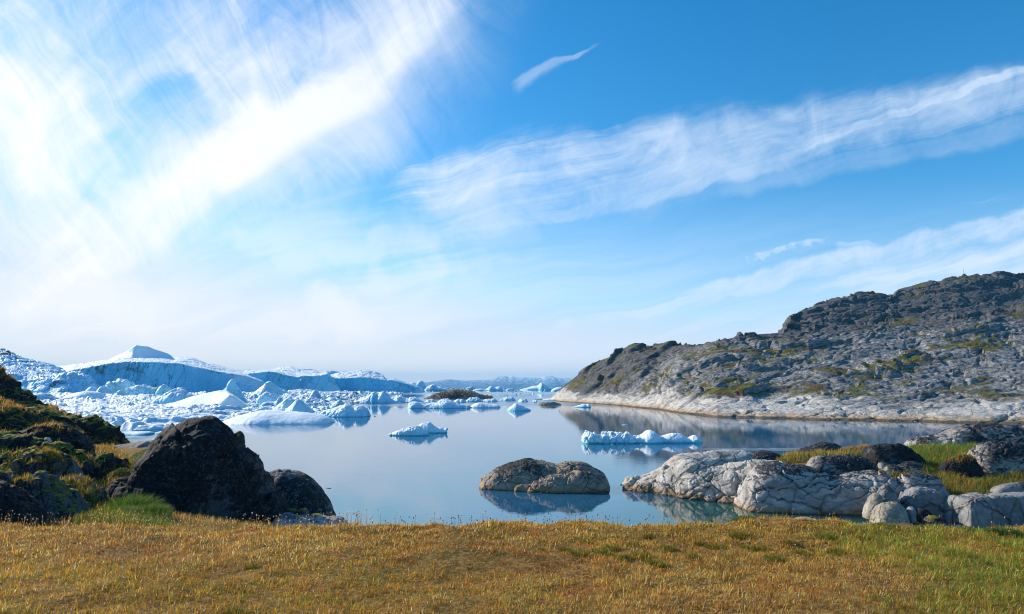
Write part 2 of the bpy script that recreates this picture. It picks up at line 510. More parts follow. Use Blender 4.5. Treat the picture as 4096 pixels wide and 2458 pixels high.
# light of the cloud: brighter and a little warmer towards the sun
ca_ = g.step(ha, 2.5, -5.0)
cc = g.mix(ca_, (.56, .66, .80), (.83, .815, .80))
cc = g.mix(g.step(hb, .9, .1) * (ca_ * .6 + .4), cc, (.84, .80, .745))
skym = g.vadd(g.vscale(skyc, SKY_STRENGTH), (.44, .58, .73), 'MINIMUM')
fin = g.mix(cloud, skym, cc)
bg = g.node('ShaderNodeBackground'); wt.links.new(fin.s, bg.inputs[0]); bg.inputs[1].default_value = 1.0
wo = g.node('ShaderNodeOutputWorld'); wt.links.new(bg.outputs[0], wo.inputs[0])

world.cycles.sampling_method = 'MANUAL'; world.cycles.sample_map_resolution = 512
scene.view_settings.view_transform = 'Standard'; scene.view_settings.look = 'None'
scene.view_settings.exposure = 0.45; scene.view_settings.gamma = 1.0
scene.render.engine = 'CYCLES'
cy = scene.cycles
cy.use_denoising = True
try: cy.denoiser = 'OPENIMAGEDENOISE'
except Exception: pass
cy.max_bounces = 6; cy.diffuse_bounces = 3; cy.glossy_bounces = 3; cy.transmission_bounces = 4; cy.volume_bounces = 0; cy.transparent_max_bounces = 8
cy.use_adaptive_sampling = False
cy.pixel_filter_type = 'BLACKMAN_HARRIS'; cy.filter_width = 1.05
cy.sample_clamp_indirect = 6

# ------------------------------------------------------------------ water
m, g = material('sea_water')
p = g.geo('Position'); px_, py_, pz_ = g.sep(p)
n1 = g.noise(g.mapping(p, sc=(.55, 1.3, 1)), 1.0, 3, .55)
n2 = g.noise(g.mapping(p, sc=(2.6, 6.0, 1)), 1.0, 2, .5)
n3 = g.noise(g.mapping(p, sc=(.05, .14, 1)), 1.0, 3, .5)
pat = g.noise(g.mapping(p, sc=(.006, .030, 1)), 1.0, 4, .6, .4)
pat2 = g.noise(g.mapping(p, sc=(.02, .16, 1)), 1.0, 4, .6, .3)
def lane(x0, x1, y0, y1, soft):
    return g.step(px_, x0 - soft * 6, x0 + soft * 6) * g.step(px_, x1 + soft * 6, x1 - soft * 6) * g.step(py_ + (n3 - .5) * soft * 3, y0 - soft, y0 + soft) * g.step(py_ + (n3 - .5) * soft * 3, y1 + soft, y1 - soft)
# stretches of breeze ruffled water: far channel, a lane by the hill, a patch behind the dark boulder
ruf = (lane(-400, 120, 285, 480, 16) + lane(-400, 300, 700, 1000, 40) * .8 + lane(20, 60, 73, 76.5, .5) * .5 + lane(26, 60, 88, 90.5, .6) * .6 + lane(-25, 10, 63, 82, 4) * .10 + g.step(pat2, .62, .74) * .05)
amp = (ruf * 1.0 + .045 + g.step(pat, .45, .7) * .03)
hgt = (n1 * .6 + n2 * .22 + n3 * .5) * amp
nrm = g.bump(hgt, 1.0, .10)
rel_ = g.vadd(p, (14, 41, 0), 'SUBTRACT')
sh = g.step(g.vadd(rel_, rel_, 'DOT_PRODUCT'), 160, 8)
deep = g.mix(sh, (.014, .095, .19), (.006, .070, .060))
wsh = g.principled(deep, g.step(ruf, 0, 1, .012, .16), nrm, .5, IOR=4.0)
g.out(wsh)
xs = np.array([-9000, 9000.]); ys = np.array([-60, 9000.])
me_w = grid_obj('sea', np.stack([np.repeat(xs[:, None], 2, 1), np.repeat(ys[None], 2, 0), np.zeros((2, 2))], -1), m)
tag(me_w, kind='structure')

# ------------------------------------------------------------------ air between
m, g = material('haze_air')
pv = g.node('ShaderNodeVolumePrincipled')
pv.inputs['Color'].default_value = (.14, .56, 1.0, 1); pv.inputs['Density'].default_value = HAZE
pv.inputs['Anisotropy'].default_value = 0.0
n = g.node('ShaderNodeOutputMaterial'); g.t.links.new(pv.outputs[0], n.inputs['Volume'])
x0, x1, y0, y1, z0, z1 = -9300, 9300, -90, 9300, -9, 175
hv = np.array([[x0, y0, z0], [x1, y0, z0], [x1, y1, z0], [x0, y1, z0], [x0, y0, z1], [x1, y0, z1], [x1, y1, z1], [x0, y1, z1]], float)
hf = [[0, 3, 2, 1], [4, 5, 6, 7], [0, 1, 5, 4], [1, 2, 6, 5], [2, 3, 7, 6], [3, 0, 4, 7]]
if HAZE > 0:
    hz_o = mesh_obj('haze', hv, hf, [4] * 6, m, smooth=False, center=False)
    tag(hz_o, kind='stuff')

# ------------------------------------------------------------------ far coast
m, g = material('far_rock')
p = g.geo('Position'); z = g.sep(p)[2]
c = g.mix(g.step(g.noise(p, .012, 6, .65), .42, .6), (.10, .17, .24), (.19, .27, .34))  # rock tinted blue, part of the distant haze put into its colour
c = g.mix(g.step(g.noise(p, .03, 6, .7) + z * .0016, .60, .68), c, (.75, .8, .85))
g.out(g.principled(c, .9))
FARY = 8000
mt = [(300, 384), (380, 384), (425, 383), (432, 382), (440, 380.6), (446, 379.4), (452, 379.3), (455, 380.4), (470, 380.9), (480, 380.3), (490, 379.8), (494, 377.6), (500, 376.2), (506, 376.4), (509, 377.6), (512, 376.2), (516, 377.4), (530, 377.9), (541, 378), (544, 376.3), (549, 376.2), (552, 376), (555, 378), (562, 378.6), (575, 377.5), (600, 376.5), (640, 379), (720, 382)]
cols = np.linspace(300, 720, 420)
top = np.interp(cols, [q[0] for q in mt], [q[1] for q in mt])
Ws = [W(cols, np.full_like(cols, row_r), yr) for row_r, yr in ((388.0, FARY - 900),)]
crest = W(cols, top, FARY)
base = crest.copy(); base[:, 1] -= 1100; base[:, 2] = -2
back = crest.copy(); back[:, 1] += 1100; back[:, 2] = -2
t = np.linspace(0, 1, 30)[None, :, None]
Pm = np.concatenate([base[:, None] * (1 - t) + crest[:, None] * t, (crest[:, None] * (1 - t) + back[:, None] * t)[:, 1:]], 1)
prof = np.interp(np.linspace(0, 2, 59), [0, .1, 1, 1.9, 2], [0, .25, 1, .25, 0])
Pm[..., 2] = -2 + (crest[:, None, 2] + 2) * prof[None]
Pm[..., 2] += 14 * ridged(Pm / 260, 4, 3) * np.sin(np.linspace(0, math.pi, 59))[None] ** .5 * (1 - (np.abs(np.linspace(-1, 1, 59)) < .12) * .6)[None]
o = grid_obj('far_mountains', Pm, m); tag(o, kind='structure')

# ------------------------------------------------------------------ the rocky hill
sil = np.array([(535, 399.6), (545, 399), (550, 397.6), (561.5, 388), (575, 377.5), (588, 369), (600, 361), (615, 352.6), (634, 347.8), (657, 345.9), (680, 343.5), (695, 344), (709, 342), (717, 341.5), (722.5, 340), (741.7, 336.3), (766, 334.4), (782, 332), (787, 325.7), (791, 321), (799, 315), (814, 307.5), (826, 301.8), (845, 296), (874, 293), (899, 292.3), (914, 287.4), (933, 281.6), (945, 277.8), (964, 275), (987, 273), (1000, 272), (1024, 273), (1080, 268), (1160, 262), (1260, 270)])
shore = np.array([(535, 399.8), (552, 400), (559, 401.6), (613, 405), (657, 409), (680, 413), (717, 417.2), (766, 418), (837, 420), (914, 421.5), (971, 422.8), (1024, 423.8), (1100, 427), (1260, 437)])
midr = np.array([(535, 0), (782, 332), (790, 330.5), (850, 327), (900, 322), (952, 315), (1024, 307), (1160, 300), (1260, 305)])
nc = 760
c_ = np.r_[np.linspace(535, 1040, 660), np.linspace(1042, 1260, 100)]
rs = np.interp(c_, shore[:, 0], shore[:, 1]); rr = np.interp(c_, sil[:, 0], sil[:, 1]); rm = np.interp(c_, midr[:, 0], midr[:, 1])
rm = np.where(c_ < 782, rr, np.maximum(rm, rr))
dsh = row_depth(rs)
setb = np.interp(c_, [535, 560, 600, 680, 780, 1024, 1260], [4, 16, 55, 105, 130, 150, 160])
nl, ntr, ncr, nbk = 250, 14, 80, 24
R, D = [], []
tl = np.linspace(0, 1, nl)[None]
fr = tl * .80 + .20 * np.sin(tl * math.pi / 2)              # rounded shoulder
R.append(rs[:, None] + (rm - rs)[:, None] * fr); D.append(dsh[:, None] + setb[:, None] * tl ** 1.05)
crag = sstep(780, 800, c_) * np.interp(c_, [780, 1024], [40, 75])
tt = np.linspace(0, 1, ntr + 1)[None, 1:]
R.append(rm[:, None] - tt * np.minimum(1.5, (rm - rr))[:, None]); D.append((dsh + setb)[:, None] + (2 + crag * .6)[:, None] * tt)
tc = np.linspace(0, 1, ncr + 1)[None, 1:]
r0 = R[-1][:, -1]; d0 = D[-1][:, -1]
R.append(r0[:, None] + (rr - r0)[:, None] * (tc * .45 + .55 * np.sin(tc * math.pi / 2))); D.append(d0[:, None] + (4 + crag)[:, None] * tc)
R = np.concatenate(R, 1); D = np.concatenate(D, 1)
Ph = W(np.repeat(c_[:, None], R.shape[1], 1), R, D)
skirt = Ph[:, :1].repeat(8, 1).copy(); kk = np.linspace(1, 0, 9)[None, :8]
skirt[..., 1] -= 14 * kk; skirt[..., 2] = -5 * kk
tb = np.linspace(0, 1, nbk + 1)[None, 1:]
back = Ph[:, -1:].repeat(nbk, 1).copy()
back[..., 1] += 160 * tb; back[..., 0] += 40 * tb
back[..., 2] = back[..., 2] * (1 - tb ** 1.6) - 6 * tb ** 1.6
Ph = np.concatenate([skirt, Ph, back], 1)
# gneiss: slabs dipping down to the left, split into blocks
def strata(P):
    a, b = math.radians(17), math.radians(-24)
    x = P[..., 0] * math.cos(a) + P[..., 2] * math.sin(a); z = -P[..., 0] * math.sin(a) + P[..., 2] * math.cos(a)
    y = P[..., 1]
    return np.stack([x, y, z], -1)
Qh = strata(Ph)
wv = np.stack([fbm(Qh / 16, 3, 51), fbm(Qh / 16, 3, 52), fbm(Qh / 16, 3, 53)], -1)
scl = np.clip(np.hypot(Ph[..., 1], Ph[..., 0]) / 220, .7, 1.6)
f1, f2, cid = worley((Qh + wv * 9) / np.array([32, 17, 5.6]), 5)
g1, g2, gid = worley((Qh + wv * 5) / np.array([11, 6.5, 2.3]), 9)
hgt_f = np.clip((Ph[..., 2]) / 3.0, 0, 1)
disp = 2.2 * fbm(Qh / np.array([46, 30, 11]), 4, 21) + (cid - .5) * 1.7 * sstep(.0, .22, f2 - f1) * sstep(2, 9, Ph[..., 2] + 3 * wv[..., 0]) + (cid - .5) * .7
disp += (gid - .5) * .55 * sstep(0, .2, g2 - g1) - .75 * (1 - sstep(0, .16, f2 - f1)) - .35 * (1 - sstep(0, .2, g2 - g1))
lz = Qh[..., 2] / 7.5 + .55 * wv[..., 2] + .25 * fbm(Qh / np.array([60, 40, 20]), 2, 61)
saw = lz - np.floor(lz)
disp += (1.7 * (saw ** .6) - 1.0) * sstep(5, 12, Ph[..., 2]) * sstep(-.25, .25, fbm(Qh / np.array([70, 50, 26]), 2, 63))
disp += .40 * ridged(Qh / np.array([12, 9, 2.6]), 4, 31) + .22 * fbm(Qh / np.array([1.6, 1.4, .6]), 3, 33)
lowband = 1 - sstep(2.5, 7, Ph[..., 2] + 3 * wv[..., 1])
disp = disp * (1 - .45 * lowband) * np.clip(setb / 60, .25, 1)[:, None] * 1.25
Ph = displace(Ph, disp)

m, g = material('hill_gneiss')
p = g.geo('Position'); nz = g.sep(g.geo('Normal'))[2]; x, y, z = g.sep(p)
q = g.mapping(p, rot=(0, math.radians(17), 0), sc=(.55, .7, 1.7))
n0 = g.noise(q, .03, 4, .55); n1 = g.noise(q, .16, 7, .68, .5); n2 = g.noise(q, .8, 7, .7); n3 = g.noise(p, 2.6, 5, .65)
grey = g.mix(g.step(n2, .32, .68), (.066, .067, .072), (.37, .365, .36))
grey = g.mix(g.step(n1, .52, .66) * .8, grey, (.055, .055, .06))
grey = g.mix(g.step(n1 * .35 + n2 * .3 + n3 * .35, .535, .60) * .85, grey, (.50, .48, .455))
# the high back crag is darker with lichen
grey = g.mix(g.step(y + z * 1.2 + (n0 - .5) * 60, 295, 340) * .6, grey, (.035, .035, .038))
pale = g.mix(g.step(n2, .3, .7), (.34, .315, .285), (.68, .64, .59))
pale = g.mix(g.step(n1, .56, .68) * .45, pale, (.12, .115, .11))
zz = z + (n1 - .5) * 16 + (n2 - .5) * 5 - (n0 - .5) * 20
top_ = g.step(y, 140, 330, 4.6, 3.6)
c = g.mix(g.step(zz - top_, -1.5, 2.5), pale, grey)
# ochre wash and dark weed at the waterline
c = g.mix(g.step(z + (n2 - .5) * 1.4, 1.7, .5) * .8, c, (.42, .28, .15))
c = g.mix(g.step(z + (n2 - .5) * .35, .55, .25) * .85, c, (.07, .06, .04))
wv_ = g.noise(q, .25, 3, .5, 0, 1)
vq = g.vadd(q, g.vscale(g.vadd(wv_, half, 'SUBTRACT'), 3.0))
e1 = g.vor(vq, .16); e2 = g.vor(vq, .5)
ck = g.step(e1, 0, .02) * .6 + g.step(e2, 0, .03) * .4
c = g.mix((1 - ck) * .8, c, (.03, .027, .026))
ms = g.noise(q, .045, 6, .72, .4)
mm = g.step(ms + nz * .34 + .03 + (n2 - .5) * .20 - g.step(x, 90, 150) * .05 - g.step((z - 16).abs(), 6, 22) * .03, .812, .872) * g.step(z + (n1 - .5) * 4, 4.0, 6.5)
mc = g.mix(g.step(n2, .38, .62), (.055, .085, .012), (.17, .125, .022))
mc = g.mix(g.step(n1 + (n3 - .5) * .3, .5, .62), mc, (.13, .06, .018))
c = g.mix(mm, c, mc)
hgt = n1 * 1.4 + n2 * .7 + n3 * .2 + ck * .35
g.out(g.principled(c, .85, g.bump(hgt, 1.0, .9), .15))
o = grid_obj('hill', Ph, m); tag(o, kind='structure')
HILL = Ph

# marker on the hilltop: a low heap of stones with a thin pole
sm = rock_mat('cairn_stone', (.16, .15, .15), (.05, .05, .05), .5, 2.0, crack=0)
m, g = material('grey_metal'); g.out(g.principled((.25, .26, .28), .5))
kx, kt = np.argmin(np.abs(c_ - 964)), 8 + R.shape[1] - 1
cp = Ph[kx, kt - 2]
e = bpy.data.objects.new('cairn', None); COL.objects.link(e); e.location = cp
tag(e, 'small stone cairn with a thin pole on the crest of the far rocky hill', 'cairn')
gs = []
for k in range(16):
    a = k * 2.4; rad = 1.3 * (1 - k / 17.0); s = .75 - .02 * k
    u = np.linspace(0, math.pi, 7); v = np.linspace(0, 2 * math.pi, 9)
    P = np.stack([np.sin(u)[:, None] * np.cos(v)[None], np.sin(u)[:, None] * np.sin(v)[None], np.cos(u)[:, None] * np.ones(9)[None] * .7], -1) * s
    P = P * (1 + .3 * noise3(P * 1.3 + k * 9, 4))[..., None] + cp + np.array([math.cos(a) * rad, math.sin(a) * rad, -.4 + k * .11])
    gs.append(P)
grid_obj('stone_pile', gs, sm, e)
u = np.linspace(0, 2 * math.pi, 9)
P = np.stack([np.stack([cp[0] + r_ * np.cos(u), cp[1] + r_ * np.sin(u), np.full(9, cp[2] + zz_)], -1) for r_, zz_ in ((.14, 0), (.13, 1.5), (.11, 3), (.09, 4.6), (.005, 4.62))])
grid_obj('pole', P, m, e)
# ------------------------------------------------------------------ ice
ICE_BIG = ice_mat('berg_ice', freq=.06, streak=.5, teal=0, cut=(.50, .72), ice=(.26, .62, .86), bump=.8)
ICE_BROW = ice_mat('berg_ice_dirty_brow', freq=.06, streak=.8, teal=0, cut=(.50, .72), ice=(.26, .62, .86), bump=.8, brow=(20, 31))
ICE_DIRTY = ice_mat('dirty_berg_ice', freq=.07, dirt=.75, teal=0, cut=(.66, .95), ice=(.30, .62, .86), bump=.45, streak=.35, snow=(.52, .70, .85))
ICE_TOP = ice_mat('smooth_snow', freq=.08, teal=0, cut=(.25, .55), snow=(.80, .85, .90), ice=(.5, .74, .9), bump=.25)
ICE_MID = ice_mat('pack_ice', freq=.35, teal=.22, cut=(.50, .86), ice=(.32, .66, .84))
ICE_PALE = ice_mat('pale_bare_ice', freq=.30, teal=.2, cut=(.6, .95), ice=(.46, .76, .86), snow=(.70, .82, .88), streak=.12)
ICE_NEAR = ice_mat('floe_ice', freq=1.3, teal=.30, cut=(.36, .66), ice=(.46, .77, .86), snow=(.80, .85, .90))
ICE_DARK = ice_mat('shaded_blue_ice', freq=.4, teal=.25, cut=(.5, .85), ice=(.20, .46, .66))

def ice_noise(P, L, amp, seed, flute=0.0, chunk=0.0):
    d = amp * (fbm(P / L, 5, seed) + .45 * ridged(P / (L * .45), 4, seed + 5))
    if flute: d = d + flute * ridged(P / np.array([L * .35, L * .35, L * 3.0]), 3, seed + 9)
    if chunk:
        f1, f2, cid = worley(P / (L * .55) + .6 * np.stack([fbm(P / L, 2, seed + 3)] * 3, -1), seed + 2)
        d = d + chunk * ((cid - .5) * 1.2 - .5 * (1 - sstep(0, .18, f2 - f1)))
    return d

def berg(name, label, rl, px0, px1, ns, nts, mat, L, amp, seed, cat='iceberg', flute=0.0, chunk=0.0, smooth=2, group=None, extra=None):
    P = rails(rl, px0, px1, ns, nts, smooth)
    if L >= 16 and mat is not ICE_TOP: P[..., 1] += 5.0 * fbm(P / 55, 3, seed + 40) * np.clip((P[..., 2] + 4) / 6, 0, 1)
    cv = 0
    if L >= 11 and mat is not ICE_TOP:
        f1, f2, cid = worley((P + 9 * np.stack([fbm(P / 26, 3, seed + 50 + k) for k in range(3)], -1)) / np.array([15, 22, 26]), seed + 60)
        cv = .9 * (cid - .5) - 1.1 * (1 - sstep(0, .07, f2 - f1)) * (cid > .35)
    P = displace(P, ice_noise(P, L, amp, seed, flute, chunk) + cv)
    o = grid_obj(name, [P] + (extra or []), mat)
    return tag(o, label, cat, group)

FOOT = 389.0
def back_rail(rl_top, Y, drop=-3.0):
    """closing line behind a crest: same columns at water level"""
    return ([(q[0], 386.5 + 682 * (8 - drop) / Y) for q in rl_top], Y)
def foot(px0, px1, Y, z=-2.0):
    r = 386.5 + 682 * (8 - z) / Y * .985
    return ([(px0, r), (px1, r)], Y)

# the dirty berg at the far left edge of the photo
A_top = [(-60, 338), (-20, 345), (0, 348.7), (8, 350), (11, 352), (15, 353.3), (16.4, 355.7), (18, 355.7), (30, 359), (42, 361.8), (51, 364.8), (60.6, 368.4), (66, 372), (72, 378), (78, 392)]
A_mid = [(-60, 352), (-20, 362), (0, 367), (18, 369.5), (35, 373), (57, 375.2), (66, 377), (72, 381), (78, 393)]
A_low = [(-60, 366), (0, 372.5), (15, 374), (26, 378.5), (45, 378), (60, 378.4), (68, 382), (78, 394)]
berg('iceberg', 'large iceberg with black dirt bands on its broken slope, at the left edge',
     [foot(-60, 78, 620), (A_low, 650), (A_mid, 700), (A_top, 780), back_rail(A_top, 900)], -60, 78, 330, [60, 26, 70, 20], ICE_DIRTY, 16, 1.3, 101, chunk=1.8, flute=.4)
# the main tabular berg
B_edge = [(52, 380), (60, 374), (71, 370), (82, 368.4), (96, 365.5), (109, 363.2), (127, 361.6), (145, 362), (158, 362.2), (180, 363.7), (192, 366.6), (204, 368.4), (216, 371.3), (230, 373.5), (245, 376), (262, 381), (275, 394)]
B_brow = [(q[0], q[1] + 1.2) for q in B_edge]
B_waist = [(q[0], q[1] + (392 - q[1]) * .50) for q in B_edge]
B_top = [(52, 374), (57, 366.5), (79, 364.2), (97, 361.9), (119, 357.2), (130, 356.2), (150, 356.2), (165, 357), (173.5, 358), (180, 357.2), (185.7, 356.8), (193.5, 357.8), (200.8, 360.4), (206, 363.5), (219, 365.4), (228, 367.8), (238, 370.3), (252, 373), (264, 379), (275, 393)]
B_px = (52, 275)
berg_b = berg('iceberg', 'largest iceberg, a long blue ice cliff with dark melt streaks and a snow peak',
     [foot(52, 275, 798), (B_waist, 806), (B_brow, 812), (B_edge, 813), (B_top, 930), back_rail(B_top, 1060)], 52, 275, 520, [50, 45, 6, 60, 16], ICE_BROW, 30, .55, 111, flute=.45)
peak = [(106, 361), (112, 358.2), (119, 355), (124, 352.6), (129, 349.6), (133, 346.8), (136.5, 344.9), (141, 345.5), (147.4, 346), (153.5, 348.7), (159, 350.2), (167.5, 353), (171, 355), (174.5, 358.6), (178, 361)]
pk_ridge = [(106, 361), (119, 357.5), (124, 355), (129, 352), (133, 349.5), (137, 348.5), (150, 353), (160, 356), (170, 358.5), (178, 361.2)]
PKY = 890 + 0 * np.array([q[0] for q in peak]) + np.interp([q[0] for q in peak], [106, 120, 133, 178], [40, 30, 4, 2])
P = rails([([(106, 364), (178, 364)], 868), ([(106, 361), (118, 358.6), (124, 358.5), (150, 359.2), (165, 358.8), (178, 361.6)], 884), (peak, PKY), ([(106, 366), (178, 366)], 1040)], 106, 178, 180, [24, 60, 24], 4)
P = displace(P, ice_noise(P, 40, 1.0, 117))
sd_ = grid_obj('snow_peak', P, ICE_TOP, berg_b)
# a broken buttress leaning on the left end of the main berg
berg('iceberg', 'crumbled pale ice buttress against the left end of the largest iceberg',
     [foot(36, 110, 640), ([(36, 394), (44, 386), (52, 382), (58, 377), (66, 374.2), (76, 373.5), (84, 375), (92, 381), (97, 387), (104, 390), (110, 394.5)], 655), ([(36, 393), (48, 381), (60, 374), (72, 371), (80, 371.5), (88, 375), (98, 386), (110, 394)], 700), foot(36, 110, 760)], 36, 110, 200, [60, 40, 16], ICE_DIRTY, 11, .9, 121, chunk=1.7)
# middle berg
C_top = [(225, 374), (236, 371), (250, 370), (262, 370), (274, 369), (284, 366.2), (291, 366), (301, 368.3), (310.6, 369.4), (318.5, 371), (325.8, 371.6), (328, 373), (333, 378), (337, 385), (342, 393)]
C_edge = [(225, 377), (240, 373.8), (250, 373.6), (262, 372.2), (268, 371.4), (275, 372.2), (283, 374.5), (290, 376), (296, 377), (303, 375.8), (312, 376.2), (320, 375.4), (327, 374.4), (332, 379), (337, 386), (342, 393)]
berg('iceberg', 'smooth blue iceberg with a sunlit snow shelf, right of the largest iceberg',
     [foot(225, 342, 836), ([(q[0], q[1] * .45 + 392 * .55) for q in C_edge], 845), (C_edge, 852), (C_top, 960), back_rail(C_top, 1080)], 225, 342, 300, [40, 34, 60, 16], ICE_BIG, 34, .6, 131, flute=.4)
# berg behind with a low shaded top
berg('iceberg', 'low shaded blue iceberg top peeping out between two long bergs',
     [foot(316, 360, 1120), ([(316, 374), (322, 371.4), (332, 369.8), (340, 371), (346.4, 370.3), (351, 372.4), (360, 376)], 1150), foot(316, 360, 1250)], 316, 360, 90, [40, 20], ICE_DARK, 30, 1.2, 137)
D_top = [(326, 376.5), (332, 374.5), (340, 372.6), (348, 371.9), (354, 371), (358, 370.3), (362, 369.8), (370, 370.7), (376.8, 372), (380, 373.6), (383.4, 374.4), (384.7, 378.5), (389.5, 379.2), (395, 378.7), (400, 380.7), (406, 383), (417.5, 386), (422.6, 389), (424.5, 392)]
D_edge = [(326, 378), (334, 379), (340, 378.2), (350, 377.6), (360, 377.4), (370, 378), (380, 379.5), (386, 380.3), (392, 380.6), (398, 381.8), (406, 383.8), (417, 386.8), (422.6, 389.6), (424.5, 392.2)]
berg('iceberg', 'long iceberg with a wrinkled snow crown and a cliff tapering to the right',
     [foot(326, 424.5, 938), (D_edge, 946), (D_top, 1000), back_rail(D_top, 1080)], 326, 424.5, 330, [70, 50, 16], ICE_BIG, 22, .9, 141, flute=.6, chunk=.6)
# bergs in front of the cliffs
def spot(name, label, outline, base, mat, tf=None, tb=None, L=None, amp=.06, seed=1, nf=2.2, nb=2.2, mz=2.0, chunk=.0, group=None, cat='iceberg', zb=-.8, nt=60, lean=0.0, taper=.55, smooth=1, ns=None):
    """an iceberg whose waterline is the photo row base: the row gives its distance"""
    Yf = float(row_depth(base))
    o = np.asarray(outline, float)
    w = (o[-1, 0] - o[0, 0]) / FPX * Yf
    hgt = max(.3, (base - o[:, 1].min()) / FPX * Yf)
    tf = tf if tf is not None else .42 * w
    tb = tb if tb is not None else tf
    P = dome(o, Yf + tf * .8, zb, tf, tb, nf, nb, mz, ns=ns, nt=nt, lean=lean, taper=taper, smooth=smooth)
    L = L or max(hgt * .9, .6)
    P = displace(P, ice_noise(P, L, amp * hgt, seed, chunk=chunk * hgt))
    return tag(grid_obj(name, P, mat), label, cat, group)

berg('iceberg', 'white snowy wedge of ice with a long sunlit left slope and blue shaded face',
     [([(142, 414), (150, 414.5), (175, 413.5), (205, 410.5), (220, 411), (240, 411.5), (256, 412)], [222, 222, 223, 229, 231, 231.5, 232]),
      ([(142, 412.5), (148, 410.5), (163, 408.8), (185, 406.8), (205, 406.2), (212, 405), (222, 399.5), (229, 395), (233, 396), (243, 403), (256, 411)], 234),
      ([(142, 411), (146, 408.3), (163, 405.8), (180, 400.4), (192, 396.2), (210, 392), (220, 390.2), (227, 390.6), (231, 393.3), (240, 399), (249, 405), (256, 410)], 252),
      ([(142, 412), (256, 412)], 300)], 142, 256, 260, [14, 44, 40, 24], ICE_TOP, 16, .25, 151, smooth=3)
spot('iceberg', 'narrow leaning ice spire behind the sunlit wedge of snow', [(219, 396), (222, 390.5), (226, 388.8), (229, 386), (230, 381.5), (233, 379), (234.5, 380), (235, 383), (237.2, 386), (240, 391.5), (244, 397), (247, 403)], 405, ICE_MID, 4, 4, seed=161, amp=.05, chunk=.05)
spot('iceberg', 'sharp pale pyramid of ice standing beside the foot of the smooth blue iceberg', [(248, 398), (258.5, 389.8), (264.5, 385), (269.4, 381.2), (274, 385.6), (280, 389), (286.4, 391), (290, 395.5)], 398, ICE_PALE, 14, 12, seed=163, amp=.06, nf=1.5, chunk=.05)
spot('iceberg', 'broad pale ice block with a notched top in front of the sharp pyramid', [(256, 405), (259, 399), (262, 394), (265.8, 391), (269.4, 392.4), (278.5, 395.6), (283, 401), (286, 405)], 406.5, ICE_PALE, 5, 5, seed=167, amp=.06, chunk=.08, nf=2)
spot('ice_block', 'dark blue ice block with an upright tooth at its right end', [(261, 408), (263, 403), (267, 401.6), (273, 401.7), (277, 401.3), (278.5, 398.5), (280, 396.8), (282, 399), (284, 402), (284.5, 408)], 409.2, ICE_DARK, 3, 3, seed=169, amp=.06)
spot('iceberg', 'blunt pale cone of ice just left of the tallest triangular cone', [(272, 410), (280, 404), (284, 400.8), (287.6, 397.7), (291, 398.4), (295, 400.4), (299, 406), (302, 411)], 411.8, ICE_PALE, 5, 5, seed=171, amp=.06, chunk=.05)
spot('iceberg', 'triangular blue-green cone of ice with a lit left edge, behind the low smooth berg', [(284, 412.5), (288, 408), (292.5, 404.6), (296, 400.6), (298.6, 399), (302.8, 402), (307, 406), (311, 409), (314, 412), (318, 414.5)], 414.6, ICE_PALE, 4.5, 5, seed=173, amp=.05, nf=1.6)
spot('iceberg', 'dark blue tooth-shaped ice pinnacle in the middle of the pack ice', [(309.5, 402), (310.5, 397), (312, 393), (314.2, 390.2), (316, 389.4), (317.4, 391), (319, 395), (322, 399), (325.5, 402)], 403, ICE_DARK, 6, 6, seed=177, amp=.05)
spot('iceberg', 'squarish ice block between the pale pyramid and the dark tooth', [(294, 397.5), (298.5, 394.4), (303, 391), (308, 389.7), (311, 390.8), (313, 393), (315, 397)], 397.5, ICE_MID, 14, 12, seed=179, amp=.07, chunk=.1)
spot('iceberg', 'low smooth snowy berg with a wavy crest at the near edge of the pack', [(216, 425), (225, 421), (240, 415.7), (250, 413), (262, 410.3), (274, 410), (286.4, 412), (304.6, 413), (317, 414.6), (326, 417), (331, 420)], 424.2, ICE_TOP, 9, 8, seed=181, amp=.09, L=7, nf=1.6, mz=1.7, zb=-.6)
spot('iceberg', 'rounded white berg with a shaded knob, at the right end of the pack ice', [(312, 414), (318, 412.6), (329, 410.2), (341, 406), (345, 404), (350, 404.2), (353, 406.5), (357, 406.6), (361, 405.7), (364.6, 407.6), (367, 411), (369.5, 416)], 417, ICE_MID, 6, 6, seed=183, amp=.10, chunk=.10)
spot('iceberg', 'small arched block of pale ice behind the rounded white berg', [(324, 404), (326.5, 400.5), (329, 398.5), (334, 397.5), (337, 399.5), (339, 404)], 405.5, ICE_PALE, 5, 5, seed=185, amp=.06)
spot('iceberg', 'small rounded ice hump beside the pale arched block', [(329, 410), (332, 405.5), (335, 402.4), (339.8, 399.6), (342, 401.4), (345, 405), (347, 410)], 410, ICE_MID, 4, 4, seed=187, amp=.08, chunk=.06)
spot('ice_block', 'thin upright splinter of pale ice in the rubble beside the rounded white berg', [(325.5, 412), (326.6, 408), (327.8, 404.8), (329, 407), (330.4, 412)], 412.5, ICE_PALE, 1, 1, seed=188, amp=.04)
